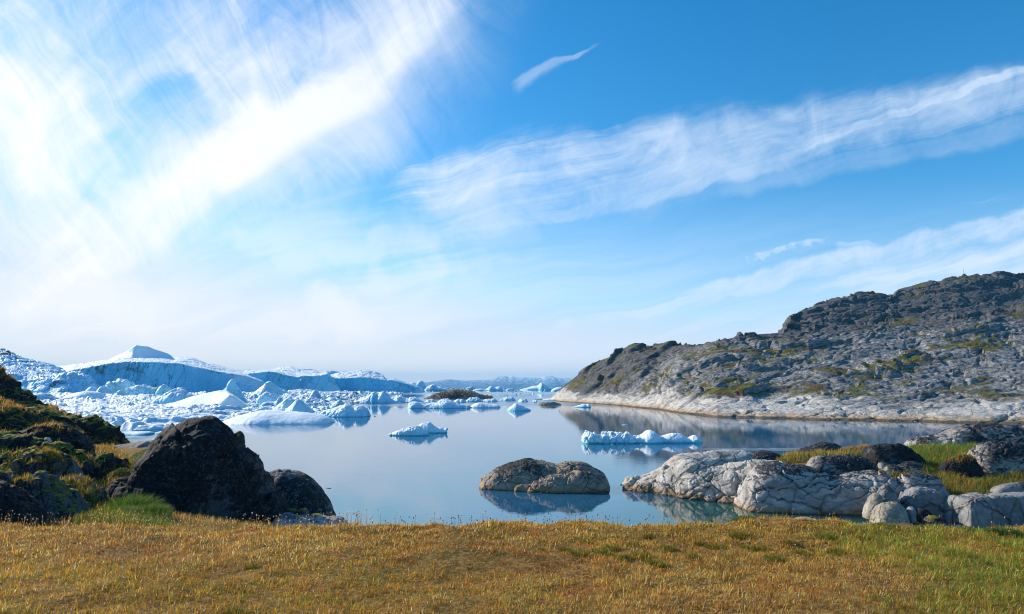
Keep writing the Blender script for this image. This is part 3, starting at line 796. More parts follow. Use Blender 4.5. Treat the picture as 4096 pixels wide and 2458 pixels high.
# shelf of pale blocks under the main cliff
spot('iceberg', 'tall crumbly cube of pale ice under the streaked cliff', [(111.5, 393), (112, 387), (114, 381.5), (117, 380.3), (122, 380), (126.5, 380.2), (128, 381.8), (129.5, 380), (130.7, 383), (131, 387), (132, 393)], 396.6, ICE_PALE, 12, 10, seed=191, amp=.08, chunk=.14, nf=4, mz=3)
spot('iceberg', 'long crumbling wall of greenish ice under the streaked cliff', [(127, 395), (130, 388), (134, 386), (139, 385.2), (143, 384.5), (148, 386), (153, 387), (157, 387.5), (160, 389), (163, 395)], 397.6, ICE_PALE, 10, 8, seed=193, amp=.10, chunk=.16, nf=3.5, mz=3)
spot('iceberg', 'rounded pale ice head at the right end of the crumbling greenish wall', [(157, 396), (159, 390), (161.5, 385.5), (164.8, 383.8), (168, 387), (169.6, 392), (168, 397)], 398.2, ICE_PALE, 8, 8, seed=195, amp=.06, chunk=.05)
spot('iceberg', 'tilted white slab of ice with a flat sloping face, left of the crumbly cube', [(66, 401.5), (68.5, 396.5), (72, 394.2), (82, 392), (91, 391), (98, 392), (103, 396), (106, 400.5)], 402, ICE_MID, 9, 8, seed=197, amp=.06, nf=2.6)
spot('iceberg', 'pointed white block behind the tilted slab under the cliff', [(85, 394), (88, 389.5), (92.5, 386.2), (96, 388), (99, 391.5)], 395.5, ICE_MID, 8, 8, seed=199, amp=.05)
spot('iceberg', 'steep white gable of ice between the tilted slab and the crumbly cube', [(96, 396), (99, 390), (102.5, 385.3), (106, 386.8), (111, 390), (115, 395)], 398, ICE_MID, 8, 8, seed=201, amp=.05, nf=1.6)
spot('ice_block', 'small cube of white ice leaning at the foot of the crumbly cube', [(117, 396), (119, 391.5), (121.5, 389.4), (124.5, 391.5), (126.5, 396)], 398.6, ICE_MID, 5, 5, seed=203, amp=.05, nf=3)
spot('iceberg', 'dirt-stained low berg with a black hollow, above the dark rocky slope', [(24, 402), (28, 396), (34, 396.4), (40, 393.6), (46, 393.8), (52, 397), (58, 399.5), (65, 403)], 404, ICE_DIRTY, 10, 8, seed=205, amp=.10, chunk=.08)
spot('iceberg', 'heap of knobbly white ice left of the sunlit wedge, with a small spike', [(150, 405), (156, 400), (160, 397), (164, 396.5), (168, 393), (171, 392), (176, 389), (180, 388.2), (184, 390), (188, 393.5), (194, 395), (200, 398)], 406, ICE_MID, 8, 7, seed=207, amp=.10, chunk=.12)
spot('iceberg', 'jagged low ridge of white ice behind the pyramid and the tooth', [(280, 394), (288, 391), (296, 390), (304, 389.6), (312, 391), (322, 392), (334, 392.6), (344, 393.2), (352, 396)], 397.5, ICE_MID, 14, 14, seed=209, amp=.14, chunk=.14)
spot('iceberg', 'pair of small white ice peaks before the end of the blue cliff', [(337, 394), (339.5, 391.6), (342, 392.4), (345, 390.2), (347.6, 391), (350.5, 394.5)], 395, ICE_MID, 10, 10, seed=211, amp=.10, chunk=.1)
spot('iceberg', 'small flat-topped cube of ice right of the two little peaks', [(352, 395.5), (353, 392.3), (356.5, 391.8), (359, 393.3), (361, 396)], 396, ICE_MID, 9, 9, seed=213, amp=.06)
# flat floe with two humps
spot('ice_floe', 'wide flat ice floe with two tall humps at its middle', [(350, 402.8), (356, 401.2), (362, 399), (368, 396), (372, 394), (375, 391.4), (376.4, 392.5), (378, 396), (380.5, 392.6), (384, 391.4), (386.5, 393.6), (388.5, 397), (392, 400), (398, 401.6), (400, 403)], 403.4, ICE_MID, 8, 8, seed=215, amp=.08, chunk=.08, cat='ice floe')
spot('ice_floe', 'jumble of ice lumps on a floe left of the dark islet', [(392, 402), (396, 398), (400, 396.2), (404, 398), (408, 399), (413, 397), (418, 399), (423, 402)], 402.6, ICE_MID, 8, 8, seed=217, amp=.14, chunk=.12, cat='ice floe')
spot('iceberg', 'white berg with a dark-shaded hump, in front of the brown islet', [(408.6, 407), (410.6, 402.5), (414, 401.6), (418, 402), (425, 404.2), (431.6, 403), (437, 402.6), (442, 401.3), (446, 399.8), (452.6, 401.3), (462, 404.2), (469.6, 405.4), (470, 407.6)], 408.3, ICE_MID, 6, 6, seed=219, amp=.10, chunk=.08)
spot('iceberg', 'flat-backed berg just right of the white berg in front of the islet', [(470.4, 407), (473.7, 404), (480, 402.2), (486.6, 403.8), (496.3, 404.6), (500, 406.4), (500.5, 407.4)], 407.9, ICE_MID, 5, 5, seed=221, amp=.09)
spot('iceberg', 'lone blue pointed berg on open water in the middle of the bay', [(507, 410), (510, 407.4), (512.5, 405.4), (515.7, 403), (519, 404.6), (524.6, 406.9), (530.7, 409.6)], 410.9, ICE_MID, 4, 4, seed=223, amp=.09, chunk=.05)
fl = [('lumpy white floe at the left foot of the brown islet', 425, 436, 399.2, 402.2), ('low ridge of ice in front of the brown islet, left half', 438, 452, 398.6, 402.4), ('low white floe in front of the middle of the brown islet', 453, 466, 398.9, 402.6), ('hump of white ice in front of the right half of the islet', 466, 482, 397.2, 402), ('low white floe at the right end of the islet', 482, 498, 398.5, 402), ('small white floe pile right of the islet', 500, 516, 397.0, 401), ('small blue-shaded floe between islet and hill', 518, 528, 398.5, 402), ('tiny low floe between islet and hill tip', 531, 538, 400, 401.6)]
for k, (lab, a, b, top_r, bs) in enumerate(fl):
    c0 = (a + b) / 2
    spot('ice_floe', lab, [(a, bs - .5), (a + (b - a) * .18, top_r + 1.2), (a + (b - a) * .4, top_r + .2), (a + (b - a) * .55, top_r + .6), (a + (b - a) * .7, top_r), (a + (b - a) * .85, top_r + 1.3), (b, bs - .4)], bs, ICE_MID, 5, 5, seed=231 + k, amp=.16, chunk=.14, cat='ice floe')
# far bergs
spot('iceberg', 'distant block-shaped berg with upright sides beyond the end of the long cliff', [(418, 387), (418.7, 381.5), (421, 380.9), (423, 381.6), (424, 385.5), (430, 387)], 389.3, ICE_MID, 60, 60, L=20, seed=241, amp=.08, nf=4)
spot('iceberg', 'distant low ridge of ice left of the block-shaped far berg', [(405, 387), (409, 383.6), (413, 382.2), (417, 384), (421, 387)], 389.2, ICE_MID, 60, 60, L=20, seed=243, amp=.12)
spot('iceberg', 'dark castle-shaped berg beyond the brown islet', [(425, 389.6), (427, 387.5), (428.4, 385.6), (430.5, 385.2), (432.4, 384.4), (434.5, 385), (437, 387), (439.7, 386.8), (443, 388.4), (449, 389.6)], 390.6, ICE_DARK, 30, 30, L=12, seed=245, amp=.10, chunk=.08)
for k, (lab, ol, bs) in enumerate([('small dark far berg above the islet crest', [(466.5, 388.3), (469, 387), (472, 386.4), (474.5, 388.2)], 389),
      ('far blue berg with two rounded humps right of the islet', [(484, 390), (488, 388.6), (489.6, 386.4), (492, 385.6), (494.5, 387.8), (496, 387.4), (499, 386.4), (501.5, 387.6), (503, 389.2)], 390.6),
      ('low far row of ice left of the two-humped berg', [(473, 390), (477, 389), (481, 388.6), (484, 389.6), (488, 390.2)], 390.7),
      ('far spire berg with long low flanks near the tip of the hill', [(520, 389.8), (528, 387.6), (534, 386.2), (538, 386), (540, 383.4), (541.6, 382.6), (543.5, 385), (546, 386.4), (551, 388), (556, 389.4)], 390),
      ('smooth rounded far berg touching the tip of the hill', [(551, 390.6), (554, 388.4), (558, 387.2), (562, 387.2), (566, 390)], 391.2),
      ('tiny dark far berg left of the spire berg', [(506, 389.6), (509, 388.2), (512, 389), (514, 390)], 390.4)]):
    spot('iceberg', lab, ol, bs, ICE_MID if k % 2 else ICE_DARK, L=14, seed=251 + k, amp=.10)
# the two near floes
spot('ice_floe', 'small near ice floe with a dark shaded side, alone left of centre', [(388, 435.2), (392, 433.2), (395.7, 431.4), (402, 429.2), (409, 426.8), (414, 426.2), (418, 426.2), (421, 427), (425, 430), (428, 434), (429, 435.5)], 435.9, ICE_NEAR, 1.6, 1.5, seed=261, amp=.16, chunk=.10, zb=-.4, cat='ice floe', ns=120)
spot('ice_floe', 'near ice floe with a pointed right tip, just behind the small near floe', [(416, 432.4), (418, 427), (421, 424.2), (425.6, 424), (429, 421.8), (432, 424), (434, 426), (438, 427.6), (442, 429), (445, 429.3), (447.4, 428), (446, 431.5), (444, 433)], 433.4, ICE_NEAR, 1.5, 1.5, seed=263, amp=.12, chunk=.08, zb=-.4, cat='ice floe', ns=120)
spot('ice_floe', 'knobbly white floe, left end of the row of floes before the hill', [(583.6, 441), (584.2, 434), (586.5, 430.8), (592.7, 432), (597, 434.8), (601, 434.6), (604, 432.2), (607, 433.6), (615.5, 433.3), (622, 434), (628, 432.6), (630, 436.8), (638, 436.6), (645, 439), (648, 443)], 443.7, ICE_NEAR, 2.2, 2.0, seed=265, amp=.20, chunk=.20, zb=-.4, cat='ice floe', ns=200)
spot('ice_floe', 'smooth white ice dome, middle of the row of floes before the hill', [(632, 441.5), (636, 436.4), (642.4, 434.6), (645.5, 431.6), (649.7, 430.2), (654.8, 431.6), (659, 435.6), (661, 440), (661.4, 443)], 443.6, ICE_NEAR, 2.3, 2.1, seed=267, amp=.06, chunk=.03, zb=-.4, cat='ice floe', ns=110)
spot('ice_floe', 'smooth white floe with upturned tip, right end of the row before the hill', [(656, 442), (660, 436.6), (667, 434.2), (673.5, 433.1), (679.7, 433.7), (684, 436), (688, 438.4), (692, 435.8), (696, 435.2), (699, 438), (700.8, 441.8)], 443.2, ICE_NEAR, 1.9, 1.8, seed=269, amp=.09, chunk=.05, zb=-.4, cat='ice floe', ns=150)
spot('ice_floe', 'small turquoise tilted floe close under the shore of the rocky hill', [(573, 407), (578, 405.6), (583.4, 403.8), (586, 404.4), (588.6, 403.6), (591, 406.3)], 407.4, ICE_NEAR, 2.5, 2.5, seed=271, amp=.08, cat='ice floe')
spot('ice_floe', 'turquoise ice strip stranded at the tip of the rocky hill', [(542, 399.6), (547, 398.6), (552, 398.4), (557, 397.2), (559, 399.8)], 400.4, ICE_NEAR, 4, 4, seed=273, amp=.10, cat='ice floe')
spot('ice_floe', 'longer of two thin ice sheets on dark water before the pack', [(112, 435), (118, 432.6), (125, 431.6), (135, 432), (145, 431.4), (151, 432.6), (150, 434)], 435, ICE_NEAR, 2.5, 2.5, seed=275, amp=.2, zb=-.3, cat='ice floe')
spot('ice_floe', 'shorter of two thin ice sheets on dark water before the pack', [(155, 433.4), (159, 431.6), (164, 431.4), (170, 432.2), (173, 433.2)], 433.8, ICE_NEAR, 1.6, 1.6, seed=277, amp=.2, zb=-.3, cat='ice floe')
spot('ice_block', 'small white ice chunk with two prongs, floating beside the tip of the pale rocks', [(619.6, 484.6), (620.4, 483.8), (621.6, 483.2), (622.6, 483.6), (623, 484.0), (623.8, 482.6), (624.4, 481.6), (624.6, 483), (624.8, 484.4)], 484.9, ICE_NEAR, .12, .12, seed=279, amp=.05, zb=-.05, ns=60, nt=24, cat='ice block')
spot('ice_floe', 'tiny white ice slab on the dark reflection of the hill', [(621.8, 424.7), (624, 424.1), (627, 424.2), (627.8, 424.9)], 425.1, ICE_NEAR, .5, .5, seed=281, amp=.1, zb=-.1, ns=40, nt=24, cat='ice floe')

# ------------------------------------------------------------------ pack ice: rubble that reads as one mass
pe = np.array([(-60, 436), (40, 434), (75, 433), (110, 430.6), (130, 431), (150, 430.4), (170, 429), (188, 428), (200, 426.5), (212, 426), (224, 424), (250, 419), (300, 416), (318, 414.5), (332, 410.5), (352, 406), (356, 402.8), (400, 402.8), (402, 398)])
cc_ = np.linspace(-60, 402, 900)
yn = row_depth(np.interp(cc_, pe[:, 0], pe[:, 1]))
nr = 300
tt = np.linspace(0, 1, nr)[None]
rn = np.interp(cc_, pe[:, 0], pe[:, 1]); rf = np.interp(cc_, [-60, 330, 402], [395.5, 393.8, 394.6])
Rw = rn[:, None] + (np.minimum(rf, rn - 1) - rn)[:, None] * tt
Yw = row_depth(Rw)
Pw = W(np.repeat(cc_[:, None], nr, 1), Rw, Yw)
Pw[..., 2] = 0
sc_ = np.clip(Yw / 150, .9, 3.2)
Q = Pw.copy()
wq = np.stack([fbm(Q / 12, 3, 301), fbm(Q / 12, 3, 302), np.zeros(Q.shape[:2])], -1)
f1, f2, cid = worley((Q + wq * 6) / np.array([6.0, 8.5, 5.0]), 303)
h1, h2, hid = worley((Q + wq * 5) / np.array([16, 26, 9.0]), 307)
k1, k2, kid = worley((Q + wq * 2) / np.array([2.2, 3.0, 2.0]), 309)
z = .22 + .75 * np.clip(fbm(Q / np.array([22, 40, 9]), 4, 311) + .15, 0, 2)
z += .95 * cid ** 2 * sstep(.02, .35, f2 - f1) + 1.5 * np.clip(hid - .55, 0, 1) * sstep(.02, .5, h2 - h1) * 1.6
z += .42 * kid * sstep(.0, .3, k2 - k1) + .3 * np.abs(fbm(Q / 1.6, 3, 313))
z *= sc_ ** .75
edge_m = np.clip((rn[:, None] - Rw) / .9, 0, 1) * np.clip((Rw - rf[:, None]) / 1.5, 0, 1) ** .5
holes = sstep(-.34, -.22, fbm(Q / np.array([14, 22, 9]), 4, 317) + .55 * (1 - np.clip((rn[:, None] - Rw) / 10, 0, 1)) * -.35)
z = -.5 + (z + .5) * np.minimum(edge_m ** .5, .15 + .85 * holes)
zv = z
# tilt of the blocks so that they lean every way
Pw[..., 2] = zv
Pw[..., 0] += .5 * (kid - .5) * sc_; Pw[..., 1] += .8 * (cid - .5) * sc_
PACK = ice_mat('pack_rubble', freq=.45, teal=.12, cut=(.52, .95), ice=(.32, .64, .84), dirt=.16, snow=(.70, .78, .85))
o = grid_obj('pack_ice', Pw, PACK, flip=False)
tag(o, 'white ice rubble packed together between the dark shore and the big bergs', 'pack ice', kind='stuff')

# separate blocks standing out of the rubble: one prototype per shape, then copies
def block_mesh(seed, w, h, mat):
    u = np.linspace(.02, math.pi - .02, 26); v = np.linspace(0, 2 * math.pi, 44)
    P = np.stack([np.sin(u)[None] * np.cos(v)[:, None], np.sin(u)[None] * np.sin(v)[:, None], np.cos(u)[None] * np.ones((44, 1))], -1)
    P = np.sign(P) * np.abs(P) ** .72
    f1, f2, cid = worley(P * .9 + seed, seed)
    P = P * (1 + .55 * fbm(P * .8 + seed * 3.1, 4, seed) + .30 * (cid - .5))[..., None]
    P = P * np.array([w, w * .8, h])
    P[..., 2] += h * .35
    P[-1] = P[0]
    return P
proto = []
for k in range(7):
    P = block_mesh(401 + k * 13, 1.0, [.7, 1.0, .55, .8, 1.3, .45, .9][k], None)
    o = mesh_obj('ice_block', P.reshape(-1, 3), grid_faces(*P.shape[:2])[:, ::-1], np.full((P.shape[0] - 1) * (P.shape[1] - 1), 4), [ICE_MID, ICE_PALE, ICE_MID][k % 3], center=False)
    proto.append(o)
rb = np.random.default_rng(11)
used = set()
def put_block(k, px, py, size, label, group, zoff=0.0, flat=1.0):
    Y = float(row_depth(py)); w = W(px, py, Y)
    if k in used: o = proto[k].copy(); COL.objects.link(o)
    else: o = proto[k]; used.add(k)
    s = size / FPX * Y
    o.location = (w[0], w[1], zoff)
    o.rotation_euler = (rb.uniform(-.25, .25), rb.uniform(-.25, .25), rb.uniform(0, 6.28))
    o.scale = (s * rb.uniform(.8, 1.3), s * rb.uniform(.8, 1.2), s * flat * rb.uniform(.7, 1.2))
    return tag(o, label, 'ice block', group)
nblk = 0
while nblk < 110:
    px = rb.uniform(20, 395); py = rb.uniform(396, 429)
    if py > np.interp(px, pe[:, 0], pe[:, 1]) - 1.2: continue
    if 145 < px < 250 and 394 < py < 412: continue
    if 215 < px < 330 and py > 411: continue
    if px < 60 and py > 405 + (px - 30) * .3: continue
    far_k = (py - 396) / 33
    put_block(int(rb.integers(0, 7)), px, py, float(np.clip(rb.lognormal(.25, .55), .5, 5.2)) * (1.2 - .35 * far_k), 'white ice block frozen into the rubble of the pack ice', 'loose blocks standing in the pack ice', .2)
    nblk += 1
for k in range(70):
    px = rb.uniform(424, 556); py = 388.2 + abs(rb.normal(0, 1.6)) + (rb.random() < .25) * rb.uniform(0, 4)
    if py > 396: continue
    put_block(int(rb.integers(0, 7)), px, py, rb.uniform(.4, 1.4), 'tiny ice block in the drifting ice near the horizon', 'drifting ice near the horizon', 0, .55)
for k in range(46):
    px = rb.uniform(356, 540); py = rb.choice([396.5, 402.6, 401.6, 394.5, 393.2]) + rb.normal(0, .5)
    put_block(int(rb.integers(0, 7)), px, py, rb.uniform(.5, 1.5), 'small ice chunk drifting in the channel around the brown islet', 'ice chunks around the islet', 0, .6)
brash = [(566, 427.5), (584, 411), (601, 417.6), (590, 414.9), (607, 413), (633, 409.5), (640, 420.5), (618, 432), (663, 418), (789, 419.9), (808, 420.2), (862, 422.2), (846, 421), (915, 421.8), (933, 422.4), (956, 422.6), (966, 423.0), (897, 421.8), (1000, 424), (309, 424.5), (328, 421.5), (375, 416.5), (378, 411.5), (406, 413.5), (435, 421), (440, 434.6), (598, 444.6), (612, 444.6), (641, 444.4), (700, 443.8), (395, 436.4), (430, 435), (285, 426), (262, 427), (238, 428.5)]
for k, (px, py) in enumerate(brash):
    put_block(k % 7, px, py, rb.uniform(.5, 1.1), 'tiny white scrap of brash ice afloat on the calm bay', 'scraps of brash ice on the bay', -.03, .35)
# weed drifting near the dark boulders
m, g = material('seaweed'); g.out(g.principled((.02, .022, .012), .6))
gs = []
for k in range(5):
    w = W(326.6 + k * 1.0, 488.3 - .1 * k, row_depth(488.3)); t = np.linspace(0, 1, 7)
    a = np.stack([w[0] + .09 * (t - .5) * (1.6 if k in (1, 2) else .8), w[1] + .05 * np.sin(t * 5 + k), .012 + .012 * np.sin(t * math.pi)], -1)
    gs.append(np.stack([a + [0, -.03, -.02], a + [0, -.012, .012], a + [0, .012, .012], a + [0, .03, -.02]], 1))
o = grid_obj('seaweed', gs, m); tag(o, 'dark strand of weed floating on the bay beside the rounded dark boulder', 'seaweed')
# ------------------------------------------------------------------ near land
def tps(pts):
    pts = np.asarray(pts, float); n = len(pts); xy = pts[:, :2] / 10; z = pts[:, 2]
    def U(r2): return np.where(r2 > 1e-12, r2 * np.log(np.maximum(r2, 1e-12)), 0)
    K = U(((xy[:, None] - xy[None]) ** 2).sum(-1)) + np.eye(n) * .002
    Pm = np.c_[np.ones(n), xy]
    A = np.zeros((n + 3, n + 3)); A[:n, :n] = K; A[:n, n:] = Pm; A[n:, :n] = Pm.T
    s = np.linalg.solve(A, np.r_[z, 0, 0, 0])
    def f(x, y):
        sh = np.shape(x); q = np.stack([np.ravel(x), np.ravel(y)], -1) / 10
        out = np.empty(len(q))
        for a in range(0, len(q), 20000):
            c = q[a:a + 20000]
            out[a:a + 20000] = U(((c[:, None] - xy[None]) ** 2).sum(-1)) @ s[:n] + s[n] + c @ s[n + 1:]
        return out.reshape(sh)
    return f

ctl = []
for px, py, Y in [(0, 524, 11.5), (40, 524, 11.8), (80, 525, 12.3), (120, 527, 12.8), (160, 530, 13.5), (230, 534, 14), (300, 536, 15), (345, 545, 16),
                  (110, 516, 15), (140, 512, 16.5), (90, 519, 14), (20, 508, 14), (25, 492, 15.6), (15, 472, 17), (10, 457, 19.2), (20, 441, 21.5), (5, 430, 23.5), (-40, 440, 20), (-40, 480, 16),
                  (45, 474, 18), (45, 453, 20.8), (75, 471, 19), (92, 493, 17), (100, 503, 16.5), (85, 484, 20.5), (90, 462, 22.5), (85, 452, 24.5), (110, 474, 20.5), (125, 478, 20.5),
                  (135, 464, 22.5), (150, 453, 24.5), (125, 453, 25.5), (103, 451, 26.5), (165, 446, 27), (0, 414, 28.5), (40, 424, 30), (60, 430, 31), (-60, 400, 30), (-60, 370, 40),
                  (900, 525, 38), (850, 527, 36), (1024, 525, 36), (900, 475, 48), (940, 481, 46.5), (925, 468, 50), (950, 456, 54), (975, 450, 57), (960, 497, 43.5), (985, 486, 45.5), (1020, 478, 47), (1060, 478, 47), (1060, 526, 36), (1060, 452, 58),
                  (780, 464, 53), (815, 458, 53), (850, 454, 55), (870, 456, 53)]:
    q = W(px, py, Y)
    if px < 240 and Y < 32 and not (px >= 85 and py > 495) and px < 100: q[2] -= .55 if py > 445 else .35
    ctl.append(q)
for q in [(-30, 55, -3), (-14, 46, -1.5), (-6, 38, -1.2), (-8, 60, -4), (2, 30, -.8), (8, 32, -.9), (0, 22, 1.6), (6, 24, 1.2), (2, 14, 4.3), (7, 14, 4.3), (0, 60, -4), (8, 45, -2), (6, 52, -2.5), (20, 72, -3), (40, 80, -3), (-40, 80, -4), (15, 38, -1.2), (17, 34, -1.4), (14, 28, -1), (12, 34, -1.2), (19, 40, -1.2), (21, 45, -.4), (15, 47, -.8), (12, 50, -.8), (18, 48, .2), (24, 33, -.4), (22, 30, .4), (30, 33, -.1), (26, 26, 1.0), (35, 38, -.5), (28, 37, -.6), (26, 38.8, -.5), (23.5, 39.6, -.5), (30, 38.8, -.5), (34, 39.2, -.4), (21, 41, -.5), (24, 22, 1.8), (12, 18, 2.6), (20, 20, 2.4), (-8, 24, 3.2), (-4, 18, 3.8), (60, 70, -2), (40, 30, 1.0), (-9, 34, .4), (-4, 44, -2)]:
    ctl.append(np.array(q, float))
shelf = tps(ctl)

def meadow_z(x, y):
    P = np.stack(np.broadcast_arrays(x, y, np.zeros(np.shape(x))), -1)
    z = 6.325 + .07 * fbm(P / 1.6, 3, 601) + .05 * fbm(P / .45, 3, 603) + .06 * fbm(P / 4, 2, 605)
    z = z - .11 * sstep(4.9, 6.6, x) - .05 * np.abs(fbm(P / .9 + 5, 3, 607))
    z = z + .13 * np.exp(-((x - 3.55) / 1.15) ** 2 - ((y - 8.55) / .55) ** 2) + .05 * np.exp(-((x - 5.6) / .8) ** 2 - ((y - 8.5) / .5) ** 2)
    z = z + .07 * np.exp(-((x + .3) / .8) ** 2 - ((y - 7.0) / .25) ** 2)
    return z
def lip(x):
    return 8.55 + .25 * np.sin(x * .8 + 1) + .12 * np.sin(x * 2.3) + .07 * np.sin(x * 6.1 + 2) + .05 * np.sin(x * 11.7)
def ground_z(x, y):
    m_ = meadow_z(x, np.minimum(y, 12)); s_ = shelf(x, y)
    P = np.stack(np.broadcast_arrays(x, y, np.zeros(np.shape(x))), -1)
    s_ = s_ + .10 * fbm(P / 1.3, 4, 611) + .22 * fbm(P / 4.0, 3, 613)
    L = lip(x)
    k = sstep(L - .25, L + 2.4, y)
    drop = .22 * np.clip(y - L, 0, 3) ** 1.5
    return (m_ - drop) * (1 - k) + np.minimum(s_, 9e9) * k

mg, g = material('meadow_soil')
p = g.geo('Position'); nz = g.sep(g.geo('Normal'))[2]; x, y, z = g.sep(p)
a = g.noise(p, .6, 5, .6); b = g.noise(p, 4, 6, .65); c3 = g.noise(p, 22, 5, .7)
c = g.mix(g.step(b, .35, .65), (.085, .042, .012), (.20, .11, .028))
c = g.mix(g.step(a, .48, .62) * .6, c, (.075, .085, .018))
c = g.mix(g.step(g.noise(p, 1.1, 4, .6), .58, .68) * .7, c, (.13, .04, .015))
c = g.mix(g.step(c3, .42, .62), c, (.30, .185, .06))
c = g.mix(g.step(z, .9, .3), c, (.08, .075, .05))
g.out(g.principled(c, .95, g.bump(b * .5 + c3 * .35 + a * .3, .9, .06), .1))
xs = np.r_[np.linspace(-60, -13, 60), np.linspace(-12.8, 9.0, 330), np.linspace(9.2, 62, 150)]
ys = np.r_[np.linspace(-30, 3.6, 30), np.linspace(3.7, 13, 200), np.linspace(13.2, 62, 230), np.linspace(63, 95, 20)]
X, Yg = np.meshgrid(xs, ys, indexing='ij')
Pg = np.stack([X, Yg, ground_z(X, Yg)], -1)
o = grid_obj('ground', Pg, mg, flip=False); tag(o, kind='structure')

# rocks ----------------------------------------------------------------------
BLACK = rock_mat('black_lichen_rock', (.13, .12, .12), (.012, .012, .014), .82, 1.5, pink=.6, crack=.45, bump=1.4, moss=0, fleck=(.11, .11, .115))
MOSSY = rock_mat('mossy_dark_rock', (.14, .135, .135), (.013, .013, .015), .82, 1.3, pink=.3, crack=.5, moss=.48, bump=1.4, fleck=(.10, .10, .105))
GREYFACE = rock_mat('grey_rock_face', (.17, .17, .178), (.016, .016, .019), .52, 1.0, pink=.35, crack=.7, moss=.42, bump=1.1, aniso=(1.6, 1.6, .45))
PALE = rock_mat('pale_washed_gneiss', (.48, .445, .40), (.05, .05, .055), .14, .55, shore=1.15, pink=.5, crack=1.0, aniso=(.8, .8, 1.2), bump=.9)
PALETOP = rock_mat('pale_gneiss_with_lichen', (.43, .405, .385), (.03, .03, .034), .22, .6, shore=.9, pink=.5, crack=1.0, aniso=(.8, .8, 1.2), bump=.9, crust=2.6)
SPECK = rock_mat('speckled_lichen_gneiss', (.40, .37, .345), (.020, .020, .024), .62, .85, pink=.4, crack=.8, aniso=(.7, .8, 1.3), rot=(0, .35, 0), bump=1.3, fleck=(.30, .30, .30))
TAN = rock_mat('tan_island_gneiss', (.36, .285, .215), (.035, .033, .03), .30, .75, shore=.9, pink=.6, crack=1.0, aniso=(.8, .8, 1.2))
BLOCKY = rock_mat('grey_split_gneiss', (.27, .265, .26), (.04, .04, .045), .30, .6, shore=0, pink=.25, crack=1.1, bump=.9)

def rock_noise(P, L, amp, seed, crack=.0, cell=None, lines=0.0, ledge=None):
    wv = np.stack([fbm(P / L, 3, seed + k) for k in range(3)], -1)
    d = amp * (1.0 * fbm(P / L, 4, seed + 7) + .30 * ridged(P / (L * .35), 4, seed + 11) + .12 * fbm(P / (L * .09), 4, seed + 15))
    if crack:
        cell = np.asarray(cell if cell is not None else (L, L, L * .7), float)
        f1, f2, cid = worley((P + wv * L * .45) / cell, seed + 21)
        d += crack * ((cid - .5) * 1.1 - .8 * (1 - sstep(0, .10, f2 - f1)))
        g1, g2, gid = worley((P + wv * L * .3) / (cell * .38), seed + 25)
        d += crack * .32 * ((gid - .5) - .7 * (1 - sstep(0, .12, g2 - g1)))
    if lines:
        d += lines * ridged(np.stack([P[..., 0] * .5 + P[..., 2] * .9, P[..., 1] * .3, P[..., 2] * 1.4 - P[..., 0] * .5], -1) / (L * .4), 3, seed + 31)
    if ledge:
        am, sp, dx, dy = ledge                      # stepped beds: height, spacing, dip across, dip along
        u = (P[..., 2] + P[..., 0] * dx + P[..., 1] * dy) / sp + .9 * wv[..., 0] + .35 * fbm(P / (L * .3), 2, seed + 41)
        f = u - np.floor(u)
        d += am * (f ** .55 - .6) * sstep(-.35, .1, fbm(P / (L * 1.2), 2, seed + 43))
        u2 = (P[..., 0] - P[..., 2] * dx * .5 + P[..., 1] * .4) / (sp * 1.7) + .8 * wv[..., 1]
        f2_ = u2 - np.floor(u2)
        d += am * .6 * (f2_ ** .5 - .6) * sstep(-.1, .25, fbm(P / (L * 1.1) + 9, 2, seed + 45))
    return d

ROCKS = {}
def rock(key, name, label, outline, Y, mat, zb_row=None, zb=None, tf=1.0, tb=1.0, L=None, amp=.09, seed=1, nf=2.4, nb=2.2, mz=2.1, crack=0.0, cell=None, nt=110, group=None, cat='rock', ends=True, taper=.5, lines=0.0, ns=None, lean=0.0, smooth=2, parent=None, ledge=None):
    o = np.asarray(outline, float)
    if zb is None: zb = float(W(512, zb_row, Y if np.ndim(Y) == 0 else Y[0][1])[2])
    P = dome(o, Y, zb, tf, tb, nf, nb, mz, ns=ns, nt=nt, ends=ends, taper=taper, lean=lean, smooth=smooth)
    hgt = P[..., 2].max() - zb
    P = displace(P, rock_noise(P, L or hgt * .6, amp * hgt, seed, crack, cell, lines, ledge))
    ROCKS[key] = P
    r = grid_obj(name, P, mat, parent)
    return r if parent is not None else tag(r, label, cat, group)

# left: dark slope running down to the bay
rock('L1', 'rock_ridge', 'long black rock ridge falling to the bay, its round nose above the water', [(-90, 350), (-40, 364), (0, 378), (12, 387), (27, 397), (32, 401), (45, 407.4), (60, 412.6), (75.5, 415.6), (86, 418.6), (94, 420.6), (101, 426.6), (106, 435.8), (107, 443), (112, 446)], 31, MOSSY, zb=2.5, tf=4.0, tb=3.5, L=1.7, amp=.085, seed=701, nf=1.9, crack=.28, cell=(2.6, 2.2, 1.5), nt=150, ns=330, ends=True, taper=.35, ledge=(.22, .9, .45, .2))
rock('L2', 'boulder', 'black rounded boulder below the ridge with a small white stone on its left', [(14, 436), (19, 432.5), (30, 430), (41, 428.6), (48.5, 426), (55, 425.1), (62.5, 425.6), (68, 430), (73.5, 438.5), (76.5, 446), (78, 455)], 24, BLACK, zb_row=463, tf=1.6, tb=1.6, L=.9, amp=.12, seed=705, crack=.10, cell=(1.2, 1, .8), ledge=(.10, .5, .4, .2))
rock('L2b', 'stone', 'small angular white stone lying beside the black rounded boulder', [(44.2, 440.4), (45.4, 438), (47.6, 437.2), (49.2, 438.2), (50, 440.4)], 22.2, rock_mat('white_stone', (.50, .50, .50), (.2, .2, .2), .1, 3, crack=0), zb_row=441.2, tf=.10, tb=.12, seed=707, amp=.22, nt=30, ns=40, cat='stone')
